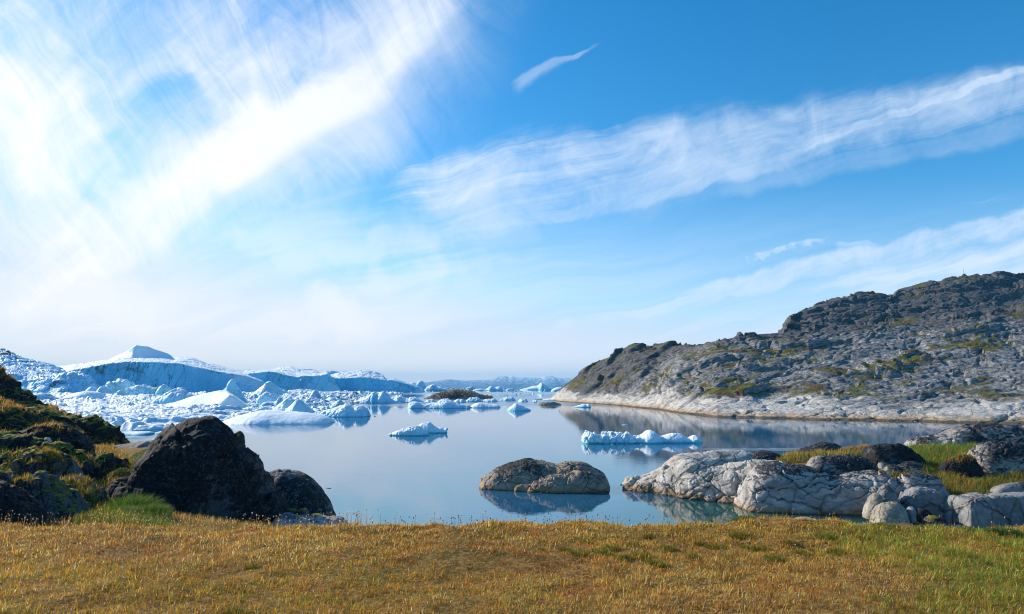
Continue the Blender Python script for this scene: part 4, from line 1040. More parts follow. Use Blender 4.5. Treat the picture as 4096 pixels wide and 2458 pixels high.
rock('L3', 'boulder', 'mossy dark hummock of rock at the left edge below the black ridge', [(-60, 404), (-20, 404), (0, 404.6), (8, 406), (16, 408), (21, 412.4), (26, 420), (33, 428), (38, 434)], 25.5, MOSSY, zb_row=450, tf=1.8, tb=2, L=1.0, amp=.12, seed=709, crack=.15, cell=(1.4, 1.2, .9), ledge=(.14, .6, .4, .1))
rock('L3b', 'boulder', 'dark mossy shoulder of rock leaning against the ridge below its middle', [(20, 420), (26, 409), (34, 407.2), (44, 411), (52, 417), (60, 419.4), (70, 426), (76, 434)], 27.2, MOSSY, zb_row=440, tf=1.2, tb=1.5, L=1.0, amp=.12, seed=711, crack=.12, cell=(1.2, 1, .8), ledge=(.14, .6, .45, .1))
rock('LS', 'rock_slope', 'steep dark mossy rock slope at the left edge, carrying the smaller rock faces', [(-90, 420), (-40, 428), (0, 439), (16, 441), (30, 445), (44, 447), (58, 450), (70, 457), (80, 466), (88, 474), (96, 486), (103, 499), (109, 514)], 20.2, MOSSY, zb=4.0, tf=3.4, tb=2.0, L=1.1, amp=.11, seed=735, nf=1.8, mz=1.9, crack=.16, cell=(1.5, 1.3, 1.0), nt=150, ns=300, taper=.4, ledge=(.26, .75, .5, .25))
rock('L4', 'boulder', 'dark rock face with a pale vertical streak under a mossy brow', [(28, 462), (33, 452.6), (42, 450.6), (52, 452), (59, 456), (62.5, 462), (63.5, 470), (61, 480), (58, 492)], 18.6, GREYFACE, zb_row=499, tf=.8, tb=1.2, L=.8, amp=.10, seed=713, nf=3, crack=.10, cell=(1, .9, 1.2), ledge=(.10, .5, .5, .2))
rock('L5', 'boulder', 'tall grey furrowed rock face slanting to the meadow, left of centre of the slope', [(20, 500), (26, 482), (31, 477), (37, 475.4), (44, 480), (52, 487), (60, 496), (69, 508), (74, 517), (77, 524)], 14.6, GREYFACE, zb_row=533, tf=.7, tb=1.2, L=.7, amp=.11, seed=717, nf=3, crack=.09, cell=(.8, .8, 1.3), lines=.03, ledge=(.09, .45, 1.1, .2))
rock('L6', 'boulder', 'blue-grey rock face below the sunlit grass crest, beside the green tussocks', [(56, 490), (61, 479.5), (67, 480.6), (75, 483), (82, 486.2), (89, 490.6), (95, 496), (100, 504.6), (103.5, 513), (106, 521)], 16.2, GREYFACE, zb_row=525, tf=.6, tb=1.2, L=.8, amp=.10, seed=719, nf=3, crack=.09, cell=(.9, .9, 1.1), ledge=(.09, .5, .7, .2))
rock('L7', 'boulder', 'black and white crusted boulder at the left edge, in front of the slope', [(-50, 478), (-20, 480), (0, 484), (9.7, 488.4), (20.5, 499), (27, 508), (31, 514), (36, 522), (38, 527)], 12.6, BLACK, zb_row=537, tf=.7, tb=.9, L=.7, amp=.09, seed=721, nf=2.6, crack=.05, cell=(.8, .8, .8), ledge=(.06, .4, .7, .2))
rock('L7b', 'stone', 'small grey rock sticking out of the grass at the left edge above the crusted boulder', [(-14, 470), (-4, 470.6), (0, 472), (3.4, 476), (6, 483), (6.6, 486)], 14.0, GREYFACE, zb_row=492, tf=.3, tb=.4, L=.3, amp=.1, seed=723, nt=50, cat='stone')
rock('L7c', 'stone', 'two-humped small stone at the meadow edge between two rock faces', [(34, 521), (37.5, 514.6), (41, 516.6), (45, 521), (50, 523), (53, 521.4), (56, 526)], 12.9, GREYFACE, zb_row=530, tf=.2, tb=.25, L=.25, amp=.12, seed=725, nt=40, cat='stone')
rock('L9', 'boulder', 'brown mossy mound of rock in the hollow between slope and big boulder', [(90, 470), (94, 460.4), (99, 456.6), (104.6, 454.4), (112, 456.4), (117.5, 464), (120, 474), (123, 483)], 21.4, MOSSY, zb_row=489, tf=.9, tb=1.2, L=.8, amp=.12, seed=727, crack=.08, cell=(.9, .8, .7), ledge=(.08, .4, .4, .2))
rock('L9b', 'boulder', 'low dark rock between the mossy mound and the foot of the big boulder', [(104, 494), (112, 487), (118, 479.4), (124, 477.6), (130, 478.4), (136, 484), (140, 496)], 19.2, BLACK, zb_row=508, tf=.7, tb=.9, L=.7, amp=.12, seed=729, crack=.06, cell=(.8, .7, .6))
rock('L11', 'rock_slab', 'flat brown rock slab at the water edge behind the green crowberry', [(92, 451), (97.6, 448.4), (108, 447.2), (120, 445), (130, 444), (138.7, 442), (145, 440.4), (152, 439.6), (160, 439.6), (168, 440.6), (176, 444)], 28.2, rock_mat('brown_slab_rock', (.27, .235, .20), (.06, .055, .05), .30, .9, crack=.8), zb_row=458, tf=1.3, tb=1.2, L=1.2, amp=.07, seed=731, nf=2, crack=.08, cell=(1.8, 1, .8))
# the big dark boulder and its companions
bB = rock('B', 'boulder', 'biggest black boulder, humped like a bell, standing before the bay left of centre', [(126, 512), (128, 500), (131, 491), (134, 481.6), (138.6, 473.6), (143, 467), (147.7, 461), (153, 454), (159.6, 447), (167.8, 437.6), (173, 433.4), (179.6, 429.4), (185, 426.2), (190.5, 423.8), (200.5, 421.9), (208, 421.7), (214, 422.2), (219, 423.6), (223, 426), (226.6, 429.4), (229.6, 433.6), (232.2, 438.4), (234, 443.6), (235.4, 449.4), (240, 451.6), (244, 454), (248.6, 457.6), (252.4, 462), (255.4, 465.6), (257.4, 470), (259.4, 478), (262, 482.6), (266, 487), (270, 492), (274, 498), (277.4, 504), (280.5, 512)], 18.2, BLACK, zb_row=540, tf=1.7, tb=1.6, L=1.5, amp=.055, seed=741, nf=2.0, mz=2.0, crack=.035, cell=(1.5, 1.2, 1.1), lines=.05, nt=190, ns=420, taper=.42, ledge=(.24, .8, -.55, .1))
rock('C', 'boulder', 'smaller rounded black boulder with a washed pale flank, right of the biggest one', [(253, 492), (257, 480), (260, 476.6), (267, 473.4), (273, 471), (279.7, 469.8), (284, 469.5), (288.7, 469.9), (293.5, 471.4), (297.8, 473.6), (302.5, 476.2), (307, 479), (312.5, 483.8), (318, 490), (322, 495.4), (325.6, 501), (329, 506), (331.8, 511), (333.6, 518), (334, 524)], 20.5, rock_mat('black_pink_boulder', (.27, .245, .235), (.018, .018, .021), .50, 1.1, pink=1.0, crack=.6, bump=1.2), zb_row=536, tf=1.5, tb=1.3, L=1.5, amp=.045, seed=743, nf=2.2, crack=.05, cell=(1.3, 1.2, 1.1), nt=130, ns=260, ledge=(.07, .7, .5, .2))
rock('D', 'rock_slab', 'low pale washed slab at the foot of the smaller black boulder', [(276, 519), (280, 514.2), (285, 513.6), (292, 515.6), (303, 516.2), (314, 516.3), (323, 516.6), (327, 517.6), (331, 516.6), (337, 517), (341, 519.4), (344, 524)], 17.6, rock_mat('pale_slab_rock', (.46, .42, .40), (.08, .08, .08), .12, 1.2, pink=.7, crack=.8), zb_row=531, tf=.7, tb=.8, L=.6, amp=.10, seed=745, crack=.03, cell=(.9, .7, .5), nt=60)
for k, (lab, ol, Yk) in enumerate([('block of cracked grey stone under the washed flank of the smaller boulder', [(296, 517), (297, 510.4), (301, 508.4), (307, 509), (308, 517)], 18.6), ('low wedge stone right of the cracked grey block', [(307, 518), (311, 514.4), (317, 513.4), (323, 515), (326, 518.6)], 18.5), ('cracked foot stone under the left side of the smaller boulder', [(280, 514), (282, 509.6), (288, 508.6), (296, 509.4), (297, 515)], 18.7)]):
    rock('Ds%d' % k, 'stone', lab, ol, Yk, GREYFACE, zb_row=524, tf=.25, tb=.3, L=.3, amp=.10, seed=747 + k, nf=3.5, mz=3, nt=40, ns=50, cat='stone')

# the islet rocks in the bay
rock('DD', 'rock_island', 'tan and grey rock island with two humps lying alone in the bay', [(481, 482.6), (484, 478), (488.6, 474.8), (496, 470), (505, 465.6), (512, 462.4), (521.7, 460.4), (527.5, 459.7), (535, 460.4), (542, 461.2), (549, 462.8), (555.5, 464.2), (559, 463), (563.8, 462), (574, 461.8), (583.4, 462.2), (589, 464.8), (594.8, 468), (600, 471.6), (605, 475), (607, 482)], 56.0, TAN, zb=-.6, tf=2.3, tb=2.3, L=2.2, amp=.09, seed=751, nf=2.0, crack=.05, cell=(2.2, 1.6, 1.1), nt=120, ns=300, cat='rock island', ledge=(.10, .8, -.35, .25))
rock('DD2', 'rock', 'dark low rock joined to the front of the rock island, pointing right', [(528, 487), (533, 481.5), (540, 477.6), (548, 474.6), (556, 474.4), (562, 475.4), (570, 472.4), (578, 471.4), (587.6, 472.2), (593.8, 475.8), (598, 479.4), (603, 482), (608.4, 485)], 53.8, TAN, zb=-.5, tf=1.2, tb=1.6, L=1.2, amp=.10, seed=753, nf=2.2, crack=.13, cell=(1.4, 1.1, .8), nt=90, ledge=(.16, .6, .3, .2))
rock('DD3', 'rock', 'small flat rock awash at the left front of the rock island', [(514, 486), (520, 483.8), (528, 482.8), (536, 482.6), (542, 485.6)], 54.0, TAN, zb=-.4, tf=.7, tb=.8, L=.7, amp=.12, seed=755, nt=50)
rock('U', 'rock_island', 'brown islet with a mossy cap among the drifting ice', [(424, 399), (430, 397), (435, 394.8), (441, 393), (447.8, 391.6), (452, 390.5), (456, 390.1), (461, 390), (466, 390.3), (470, 391.4), (473.7, 392.5), (480, 395), (488, 396), (493, 398.2)], 452, rock_mat('islet_rock', (.34, .30, .26), (.06, .055, .05), .40, .16, crack=1.0, moss=.0), zb=-1.5, tf=13, tb=12, L=7, amp=.12, seed=757, nf=1.6, crack=.9, cell=(6, 5, 3), cat='rock island', ledge=(.9, 3, -.3, .2))
rock('CC', 'rock_island', 'low brown skerry just left of the tip of the rocky hill', [(538, 404.6), (541, 403.2), (545, 402.2), (550, 401.8), (554, 401.9), (557, 403), (561, 404.6)], 298, rock_mat('skerry_rock', (.36, .29, .22), (.08, .07, .06), .3, .3, crack=.8), zb=-.8, tf=3, tb=3, L=2.5, amp=.12, seed=759, crack=.3, cell=(3, 2, 1.2), nt=50, cat='rock island')

# right: the headland of pale gneiss
rock('R0', 'rock_slab', 'pale smooth slab behind the headland with a low spit pointing left into the bay', [(624, 477.2), (630, 475.6), (636, 475.4), (641, 475), (647, 474), (655, 471), (661, 468), (664, 465.4), (667, 462.2), (672, 458.6), (677.8, 455), (686, 453.4), (694.5, 452.7), (704, 452.2), (712, 450.8), (722, 449.9), (730, 450), (737, 450.5), (744, 450.6), (752, 452.4), (757, 457)], 55.5, PALE, zb=-.3, tf=2.2, tb=2.2, L=3.0, amp=.03, seed=771, nf=2.0, crack=.10, cell=(3.2, 2.4, 1.6), nt=110, taper=1.0, ledge=(.12, 1.1, -.2, .3))
rock('R0b', 'boulder', 'black and white flecked hump between the pale slab and the tallest back hump', [(746, 457), (751, 453.8), (756, 451.4), (762, 450.2), (769, 450.3), (775, 452.2), (782, 455.6), (788, 458.6)], 55, SPECK, zb_row=466, tf=1.2, tb=1.2, L=1.2, amp=.07, seed=773, nt=70)
rock('R0c', 'boulder', 'tallest grey speckled hump at the back of the headland, against the water', [(780, 458), (789, 454.6), (797, 451), (803, 448.6), (809, 446.5), (815, 444.4), (822, 442.3), (827, 442), (831, 442.8), (837, 445.4), (842, 448), (850, 449.2), (858, 450.4)], 56.5, SPECK, zb_row=461, tf=1.6, tb=1.5, L=1.6, amp=.07, seed=775, nt=80, crack=.06, cell=(1.8, 1.4, 1), ledge=(.12, .6, -.3, .25))
rock('R0d', 'rock_slab', 'pale low rock with rusty grass between the tallest hump and the black boulder', [(836, 452), (844, 449.4), (852, 448.2), (860, 447.4), (868, 446), (874, 446.6), (880, 451)], 55.2, PALETOP, zb_row=458, tf=1.0, tb=1.2, L=1.0, amp=.10, seed=777, nt=60)
rock('R1', 'rock_headland', 'pale tapering headland of cracked gneiss whose tip points left into the bay', [(622.4, 487), (626, 485), (632, 481.6), (638, 478.6), (644.5, 476), (652, 473.6), (660, 471), (666.7, 469), (673, 465), (680, 461.8), (686, 461), (691, 461.6), (698, 463.4), (705.6, 465.8), (712, 466.2), (720, 465.6), (728, 464.4), (739, 462.8), (750, 461.4), (762, 460.6), (773.5, 460.4), (784, 463), (792, 470), (797, 482)], [(622, 55.2), (645, 54.4), (671, 53.0), (700, 51.4), (750, 49.4), (797, 48)], PALE, zb=-.7, tf=2.9, tb=2.6, L=2.0, amp=.05, seed=781, nf=2.3, crack=.30, cell=(1.9, 1.7, 1.35), nt=170, ns=420, taper=.62, ledge=(.20, .95, -.35, .25))
rock('R2', 'rock_slab', 'broad grey-pink slab with a sheer front and black lichen on its crown', [(740, 507), (742, 494), (745, 484), (750, 476), (757, 469.4), (766, 464.6), (776, 462.8), (790, 463), (800, 464.6), (812, 468), (824, 473), (834, 475), (846, 473.4), (857, 472.6), (868, 471.8), (880.8, 471), (886, 476), (891, 483.5), (894.6, 491), (897.6, 499), (901, 512)], [(740, 46.6), (800, 46.4), (901, 45.0)], PALETOP, zb=-.6, tf=2.1, tb=2.2, L=2.4, amp=.035, seed=785, nf=3.2, mz=2.6, crack=.13, cell=(3.0, 2.4, 2.0), nt=170, ns=380, lines=.05, taper=.4, ledge=(.16, 1.1, -.30, .25))
rock('R2b', 'boulder', 'long black crusted hump lying on the crown of the broad slab', [(806, 470), (811, 460), (818, 456.2), (830, 456.2), (840, 455.2), (850, 454.6), (860, 456.2), (867, 459.4), (872, 465), (876, 473)], 47.0, SPECK, zb_row=478, tf=1.3, tb=1.2, L=1.4, amp=.06, seed=787, nt=80, crack=.06, cell=(1.6, 1.2, 1), ledge=(.12, .6, -.3, .25))
rock('R3', 'boulder', 'jet black round boulder at the middle of the right shore with pale cracks', [(864, 460), (867, 451), (869.4, 446.4), (873, 445), (876, 446), (881.9, 443.8), (889, 443.8), (897, 444.8), (903, 446.6), (907.7, 448.6), (913, 451.6), (917, 454.6), (920, 459.6), (922, 466)], 50.5, BLACK, zb_row=470, tf=1.4, tb=1.4, L=1.2, amp=.075, seed=791, nt=100, crack=.08, cell=(1.4, 1.2, 1), ledge=(.10, .6, -.35, .25))
rock('R3b', 'boulder', 'low black and white rock in front of the jet black boulder', [(880, 474), (884, 467.4), (889, 464.6), (898, 465.4), (906, 461.8), (914, 461.6), (920, 463), (923.5, 470)], 48.8, SPECK, zb_row=476, tf=.8, tb=.9, L=.8, amp=.10, seed=793, nt=60)
rock('R3c', 'stone', 'small flecked stone left of the low black and white rock', [(877, 463), (880, 460.6), (886, 460.2), (893, 461.4), (896, 465)], 49.4, SPECK, zb_row=468, tf=.5, tb=.5, L=.5, amp=.1, seed=795, nt=40, cat='stone')
rock('R4', 'rock_ridge', 'flat-topped dark speckled ridge at the far right, behind the green grass', [(910, 448), (912, 443.3), (916, 438.7), (922, 437.6), (929.5, 437.4), (936, 435.6), (944, 433), (950, 430), (956, 428), (963.6, 427), (967, 425.4), (970.9, 424.6), (985, 424.8), (998.8, 425), (1012, 425.6), (1030, 426), (1060, 424), (1110, 424), (1140, 432)], 62, SPECK, zb_row=455, tf=2.2, tb=2.6, L=2.2, amp=.06, seed=797, nf=2.2, nt=120, crack=.16, cell=(2.8, 2, 1.6), taper=.35, ledge=(.20, .9, -.25, .25))
rock('R4b', 'boulder', 'grey hump on the skyline of the flat-topped ridge, left of its summit', [(938, 434), (943, 431), (948, 428.6), (954, 427.8), (960, 428.4), (966, 432)], 63.5, SPECK, zb_row=440, tf=.9, tb=1, L=.9, amp=.08, seed=799, nt=50)
rock('R5', 'boulder', 'big dark crusted boulder at the right edge above the grassy bank', [(968, 470), (972, 458), (976, 451.4), (980, 446.4), (984, 443.2), (992, 442.2), (1001, 442), (1012, 443.4), (1024, 445.2), (1045, 446), (1070, 452), (1080, 466)], 49.5, SPECK, zb_row=482, tf=1.7, tb=1.7, L=1.5, amp=.07, seed=801, nt=120, crack=.12, cell=(1.7, 1.4, 1.2), ledge=(.14, .7, -.3, .25))
rock('R5b', 'boulder', 'dark shaded rock under the grass, left of the crusted boulder at the right edge', [(936, 480), (940, 468), (945, 463.6), (952, 459.4), (958, 457), (965, 455.4), (971, 456.6), (976, 462), (979, 473), (980, 480)], 48.2, BLACK, zb_row=485, tf=.9, tb=1, L=1, amp=.10, seed=803, nt=90, crack=.06, cell=(1.2, 1, .9))
rock('R6', 'boulder', 'pale double-crowned boulder with a deep crack, right of the broad slab', [(893, 496), (895.6, 487), (898, 481.4), (901.5, 476), (906, 474.4), (911, 473.6), (914.6, 474.6), (918, 473.4), (924, 473.4), (930, 474), (933.6, 475), (937, 479), (940, 485), (943, 489)], 44.2, PALETOP, zb_row=503, tf=1.1, tb=1.3, L=1.2, amp=.05, seed=805, nf=3, nt=100, crack=.12, cell=(1.1, 1.1, 1.3), ledge=(.12, .6, -.4, .2))
rock('R6b', 'boulder', 'grey worn rock face below the double-crowned boulder, standing on the meadow edge', [(896, 512), (900, 500), (906, 492), (912, 487.6), (920, 487), (930, 487.6), (939, 489.4), (945, 495), (949, 503), (952, 514)], 43.0, BLOCKY, zb_row=522, tf=1.0, tb=1.3, L=1.2, amp=.05, seed=807, nf=3, nt=100, crack=.10, cell=(1.3, 1.1, 1.0), ledge=(.12, .6, -.3, .2))
rock('R7', 'boulder', 'rounded tan boulder on the meadow edge in front of the broad slab', [(873.5, 517), (875.5, 510), (879, 505.4), (884, 502.8), (890, 501.8), (896, 501.8), (900, 505), (903.4, 512), (905, 518)], 41.5, rock_mat('tan_rock', (.40, .345, .27), (.07, .06, .05), .25, .8, crack=1.0), zb_row=523, tf=.9, tb=.9, L=.8, amp=.06, seed=809, nt=90, crack=.05, cell=(.9, .8, .7))
rock('R7b', 'boulder', 'knobbly tan rock squeezed between the broad slab and the rounded tan boulder', [(865, 512), (868, 502), (872, 495.4), (876, 492.6), (879.4, 494), (880, 502), (880, 510)], 42.3, rock_mat('tan_knob_rock', (.38, .33, .27), (.07, .06, .05), .22, .8, crack=.8), zb_row=518, tf=.6, tb=.7, L=.6, amp=.09, seed=811, nt=70)
rock('R7c', 'boulder', 'grey pillar of rock rising behind the rounded tan boulder', [(878, 503), (880, 493), (882.6, 486.6), (886, 483.4), (890, 485), (893.6, 492), (897, 500), (899, 506)], 42.8, BLOCKY, zb_row=516, tf=.5, tb=.8, L=.7, amp=.07, seed=813, nt=70, nf=3)
for k, (lab, ol, Yk, mt_) in enumerate([('small egg-shaped stone in the crack right of the rounded tan boulder', [(908, 511), (909, 507.4), (911.4, 506), (914, 507.4), (914.6, 511)], 41.4, BLOCKY), ('dark lens-shaped stone at the foot of the grey worn face', [(914, 516), (916, 510), (920, 508), (925, 508.6), (930, 512), (933, 517)], 41.2, BLACK), ('low dark stone lying in the grass just right of the lens-shaped stone', [(926, 518.4), (929, 516.2), (933, 515.4), (938, 516.4), (941, 519)], 38.6, GREYFACE)]):
    rock('Rs%d' % k, 'stone', lab, ol, Yk, mt_, zb_row=521, tf=.4, tb=.4, L=.5, amp=.08, seed=815 + k, nt=40, ns=60, cat='stone')
rock('R8', 'rock_slab', 'leaning dark slab wedged between the grey face and the angular block', [(944, 519), (946, 504), (949, 497.6), (954, 494), (959, 497), (966, 505), (972, 513), (975, 520)], 42.0, BLOCKY, zb_row=524, tf=.5, tb=1.0, L=1, amp=.05, seed=821, nf=3.5, nt=70)
rock('R9', 'rock_block', 'sharp-edged grey block split by vertical joints, at the right edge on the meadow', [(960.5, 499), (962.8, 497.5), (970, 496), (982, 494.4), (991, 493.4), (1001, 492.8), (1012, 492.4), (1024, 492), (1050, 491), (1090, 493), (1100, 520)], 41.0, BLOCKY, zb_row=524, tf=1.0, tb=1.5, L=1.6, amp=.03, seed=823, nf=6, mz=5, nt=110, crack=.14, cell=(1.2, 1.4, 2.4), lean=-.10, taper=.2, smooth=1)
rock('R9b', 'rock_slab', 'thin pale slab lying on the bank above the sharp-edged block at the right edge', [(994, 489.6), (998, 486.4), (1004, 484.4), (1012, 483), (1024, 481.6), (1050, 481), (1060, 489)], 43.5, BLOCKY, zb_row=493, tf=.6, tb=.8, L=.8, amp=.06, seed=825, nf=3, nt=50)
# boulders along the foot of the headland
ft = [(646, 660, 487.4, 493.2), (660, 671, 489, 495), (669, 682, 490, 496.6), (686, 699, 491.4, 497.8), (696, 707, 493.4, 499.6), (705, 722, 488, 500.6), (716, 732, 493, 502.4), (731, 741, 495.6, 504.6), (737, 748, 497, 506)]
for k, (a, b, tp, bs) in enumerate(ft):
    Yk = float(row_depth(bs)) + .8
    rock('Rf%d' % k, 'stone', 'wave-washed tan stone at the waterline under the pale headland', [(a, bs - .3), (a + (b - a) * .2, tp + 1.6), (a + (b - a) * .5, tp), (a + (b - a) * .8, tp + 1.2), (b, bs - .3)], Yk, PALE, zb=-.4, tf=.7, tb=.8, L=.5, amp=.12, seed=831 + k * 3, nt=50, ns=60, nf=2.6, cat='stone', group='stones along the foot of the headland')
# ------------------------------------------------------------------ vegetation
def grass_mat(name, trans=.45):
    m, g = material(name)
    at = g.node('ShaderNodeVertexColor'); at.layer_name = 'tint'
    c = S(g, at.outputs[0])
    pr = g.principled(c, .6, None, .25)
    tr = g.node('ShaderNodeBsdfTranslucent'); g.put(tr.inputs[0], c)
    mx = g.node('ShaderNodeMixShader'); mx.inputs[0].default_value = trans
    g.t.links.new(pr.s, mx.inputs[1]); g.t.links.new(tr.outputs[0], mx.inputs[2])
    g.out(S(g, mx.outputs[0]))
    return m
GRASS = grass_mat('grass_blades'); LEAF = grass_mat('leaves', .3)

def inpoly(px, py, poly):
    poly = np.asarray(poly, float); r = np.zeros(px.shape, bool); j = len(poly) - 1
    for i in range(len(poly)):
        a, b = poly[i], poly[j]
        r ^= ((a[1] > py) != (b[1] > py)) & (px < (b[0] - a[0]) * (py - a[1]) / (b[1] - a[1] + 1e-12) + a[0])
        j = i
    return r

def blades_geo(P, h, w, col, lean=.5, rg=None, wind=(.25, .05), up=None, tipc=1.25, rootc=.6):
    """flat bent blades: 5 points each"""
    n = len(P); a = rg.uniform(0, 2 * math.pi, n)
    L = lean * rg.uniform(.2, 1.3, n) * h
    lx, ly = np.cos(a) * L + wind[0] * h, np.sin(a) * L + wind[1] * h
    b = a + math.pi / 2 + rg.uniform(-.7, .7, n)
    sx, sy = np.cos(b) * w / 2, np.sin(b) * w / 2
    hz = np.sqrt(np.maximum(h * h - lx * lx - ly * ly, (.25 * h) ** 2))
    U = np.zeros((n, 3)); U[:, 2] = 1
    if up is not None: U = up
    V = np.empty((n, 5, 3)); zero = np.zeros(n)
    side = np.stack([sx, sy, zero], -1); off = np.stack([lx, ly, zero], -1)
    V[:, 0] = P - side; V[:, 1] = P + side
    mid = P + off * .35 + U * (hz * .62)[:, None]
    V[:, 2] = mid - side * .75; V[:, 3] = mid + side * .75
    V[:, 4] = P + off + U * hz[:, None]
    C = np.empty((n, 5, 3)); C[:, :2] = (col * rootc)[:, None]; C[:, 2:4] = col[:, None]; C[:, 4] = col * tipc  # dark roots and light tips put the shade between blades into the tint
    base = np.arange(n)[:, None] * 5
    quad = base + np.array([0, 1, 3, 2]); tri = base + np.array([2, 3, 4])
    return V.reshape(-1, 3), C.reshape(-1, 3), quad, tri

def build_blades(name, parts, mat, parent=None):
    V, C, Q, T, off = [], [], [], [], 0
    for v, c, q, t in parts:
        V.append(v); C.append(c); Q.append(q + off); T.append(t + off); off += len(v)
    Q = np.concatenate(Q); T = np.concatenate(T)
    loops = np.concatenate([Q.ravel(), T.ravel()]); sizes = np.r_[np.full(len(Q), 4), np.full(len(T), 3)]
    return mesh_obj(name, np.concatenate(V), loops, sizes, mat, parent, col=np.clip(np.concatenate(C), 0, 1), center=parent is None)

PALF = {'straw': (.66, .44, .17), 'gold': (.50, .28, .035), 'olive': (.22, .18, .025), 'green': (.13, .20, .03), 'lush': (.09, .19, .03), 'russet': (.30, .095, .02), 'pale': (.80, .68, .46), 'brown': (.20, .11, .04), 'dark': (.05, .08, .012), 'tan': (.52, .29, .09), 'orange': (.46, .20, .04)}
PAL = {k: np.array(v) for k, v in PALF.items()}
def pick(rg, n, names, wts):
    """wts (n,k) or (k,)"""
    w = np.broadcast_to(np.asarray(wts, float), (n, len(names))); c = np.cumsum(w, 1); c = c / c[:, -1:]
    k = (rg.random(n)[:, None] > c).sum(1)
    col = np.stack([PAL[q] for q in names])[np.clip(k, 0, len(names) - 1)]
    return col * rg.uniform(.7, 1.3, n)[:, None]
rg = np.random.default_rng(21)

# meadow
n = 470000
y = rg.uniform(3.9, 11.5, n) ; x = rg.uniform(-1, 1, n) * (y * .80 + .4)
xo = rg.uniform(0, 5, n // 4) + (y[:n // 4] * .80 + .4); x = np.r_[x, xo * rg.choice([-1, 1], n // 4)]; y = np.r_[y, y[:n // 4]]
keep = y < lip(x) + .55
x, y = x[keep], y[keep]; n = len(x)
z = ground_z(x, y); P = np.stack([x, y, z], -1)
px, py = pix(P)
Pn = np.stack([x, y, np.zeros(n)], -1)
n1 = fbm(Pn / 1.1, 3, 901); n2 = fbm(Pn / .35, 3, 903); n3 = fbm(Pn / 2.6, 2, 905)
right_green = sstep(860, 960, px + n1 * 160) * sstep(525, 545, py) * (1 - .45 * sstep(585, 620, py))
right_green = np.maximum(right_green, sstep(800, 880, px + n1 * 120) * sstep(522, 530, py) * (1 - sstep(548, 566, py + n2 * 12)) * .8)
gold_r = sstep(545, 600, px) * (1 - sstep(840, 900, px)) * (1 - sstep(552, 566, py + n1 * 14))
rus = 1.5 * np.exp(-((px - 490 - 40 * n2) / 85) ** 2 - ((py - 563 - 8 * n1) / 10) ** 2) + np.exp(-((px - 120) / 34) ** 2 - ((py - 552) / 6) ** 2) + .8 * sstep(.08, .26, n1 - .06) + .5 * np.exp(-((px - 800) / 60) ** 2 - ((py - 518) / 4) ** 2)
rcore = np.clip(np.exp(-((px - 490 - 40 * n2) / 80) ** 2 - ((py - 563 - 8 * n1) / 8) ** 2) + .8 * np.exp(-((px - 120) / 34) ** 2 - ((py - 552) / 5) ** 2), 0, 1) * (.6 + .4 * (n2 > 0))
low_gold = sstep(556, 574, py + n1 * 18) * (1 - sstep(400, 640, px))
w = np.stack([.18 + .25 * (n2 > .12) - .2 * low_gold, .20 + .75 * low_gold + .6 * gold_r,   .22 + .35 * (n1 > .05) + .85 * low_gold + .5 * right_green, .04 + .42 * low_gold * (n1 > .0) + 3.4 * right_green + .25 * gold_r, .16 + 2.6 * np.clip(rus, 0, 1), .05 * (1 - right_green) + .03, .22 + .3 * (n2 < -.1), .30 * (1 - low_gold) * (1 - gold_r * .5) * (1 - right_green * .7)], 1)
col = pick(rg, n, ['straw', 'gold', 'olive', 'green', 'russet', 'pale', 'brown', 'tan'], np.maximum(w, 0))
cl1, cl2, clr = worley(Pn / .16, 911)
col = col * (1 - .6 * rcore)[:, None]
h = rg.uniform(.02, .066, n) * (.65 + .9 * np.clip(1 - cl1 * 1.3, 0, 1)) * (1 + .6 * n1) * (1 + .55 * right_green) * (1 - .45 * np.clip(rus, 0, 1))
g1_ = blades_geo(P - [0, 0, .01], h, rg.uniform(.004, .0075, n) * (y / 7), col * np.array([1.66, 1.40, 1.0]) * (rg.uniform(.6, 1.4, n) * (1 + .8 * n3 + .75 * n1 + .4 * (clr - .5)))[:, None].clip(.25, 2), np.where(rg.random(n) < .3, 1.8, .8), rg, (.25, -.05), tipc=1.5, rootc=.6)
o = build_blades('meadow_grass', [g1_], GRASS); tag(o, 'dry golden and russet meadow grass covering the foreground', 'grass', kind='stuff')

# cotton grass and sedge heads along the lip of the meadow
n = 1500
x = np.r_[rg.uniform(-7.6, -1.6, 800), rg.uniform(-2.2, 3.0, 330), rg.uniform(2.6, 8.4, 370)]
y = lip(x) - rg.uniform(-.35, 1.0, n) ** 1
y = np.where(rg.random(n) < .25, y - rg.uniform(0, 2.5, n), y)
P = np.stack([x, y, ground_z(x, y)], -1)
h = rg.uniform(.08, .18, n) * np.where(x > -1.6, .85, 1.05)
col = pick(rg, n, ['brown', 'tan', 'olive'], (.5, .3, .3))
V, C, Q, T = blades_geo(P, h, np.full(n, .0045), col, .22, rg, (.06, 0), tipc=1.0)
tip = V.reshape(n, 5, 3)[:, 4]
oct_ = np.array([[1, 0, 0], [-1, 0, 0], [0, 1, 0], [0, -1, 0], [0, 0, 1.3], [0, 0, -1.3]])
of = np.array([[0, 2, 4], [2, 1, 4], [1, 3, 4], [3, 0, 4], [2, 0, 5], [1, 2, 5], [3, 1, 5], [0, 3, 5]])
s = rg.uniform(.005, .0095, n)
hv_ = tip[:, None] + oct_[None] * s[:, None, None]
hc = pick(rg, n, ['pale', 'brown', 'straw'], np.stack([.9 * (x < -1.4) + .25, .7 * (x > -1.4) + .15, .3 + 0 * x], 1))
hf_ = (np.arange(n)[:, None, None] * 6 + of[None]).reshape(-1, 3)
head = (hv_.reshape(-1, 3), np.repeat(hc, 6, 0), np.zeros((0, 4), int), hf_)
o = build_blades('cotton_grass', [(V, C, Q, T), head], GRASS); tag(o, 'thin stalks with small pale heads along the far edge of the meadow', 'cotton grass', kind='stuff')

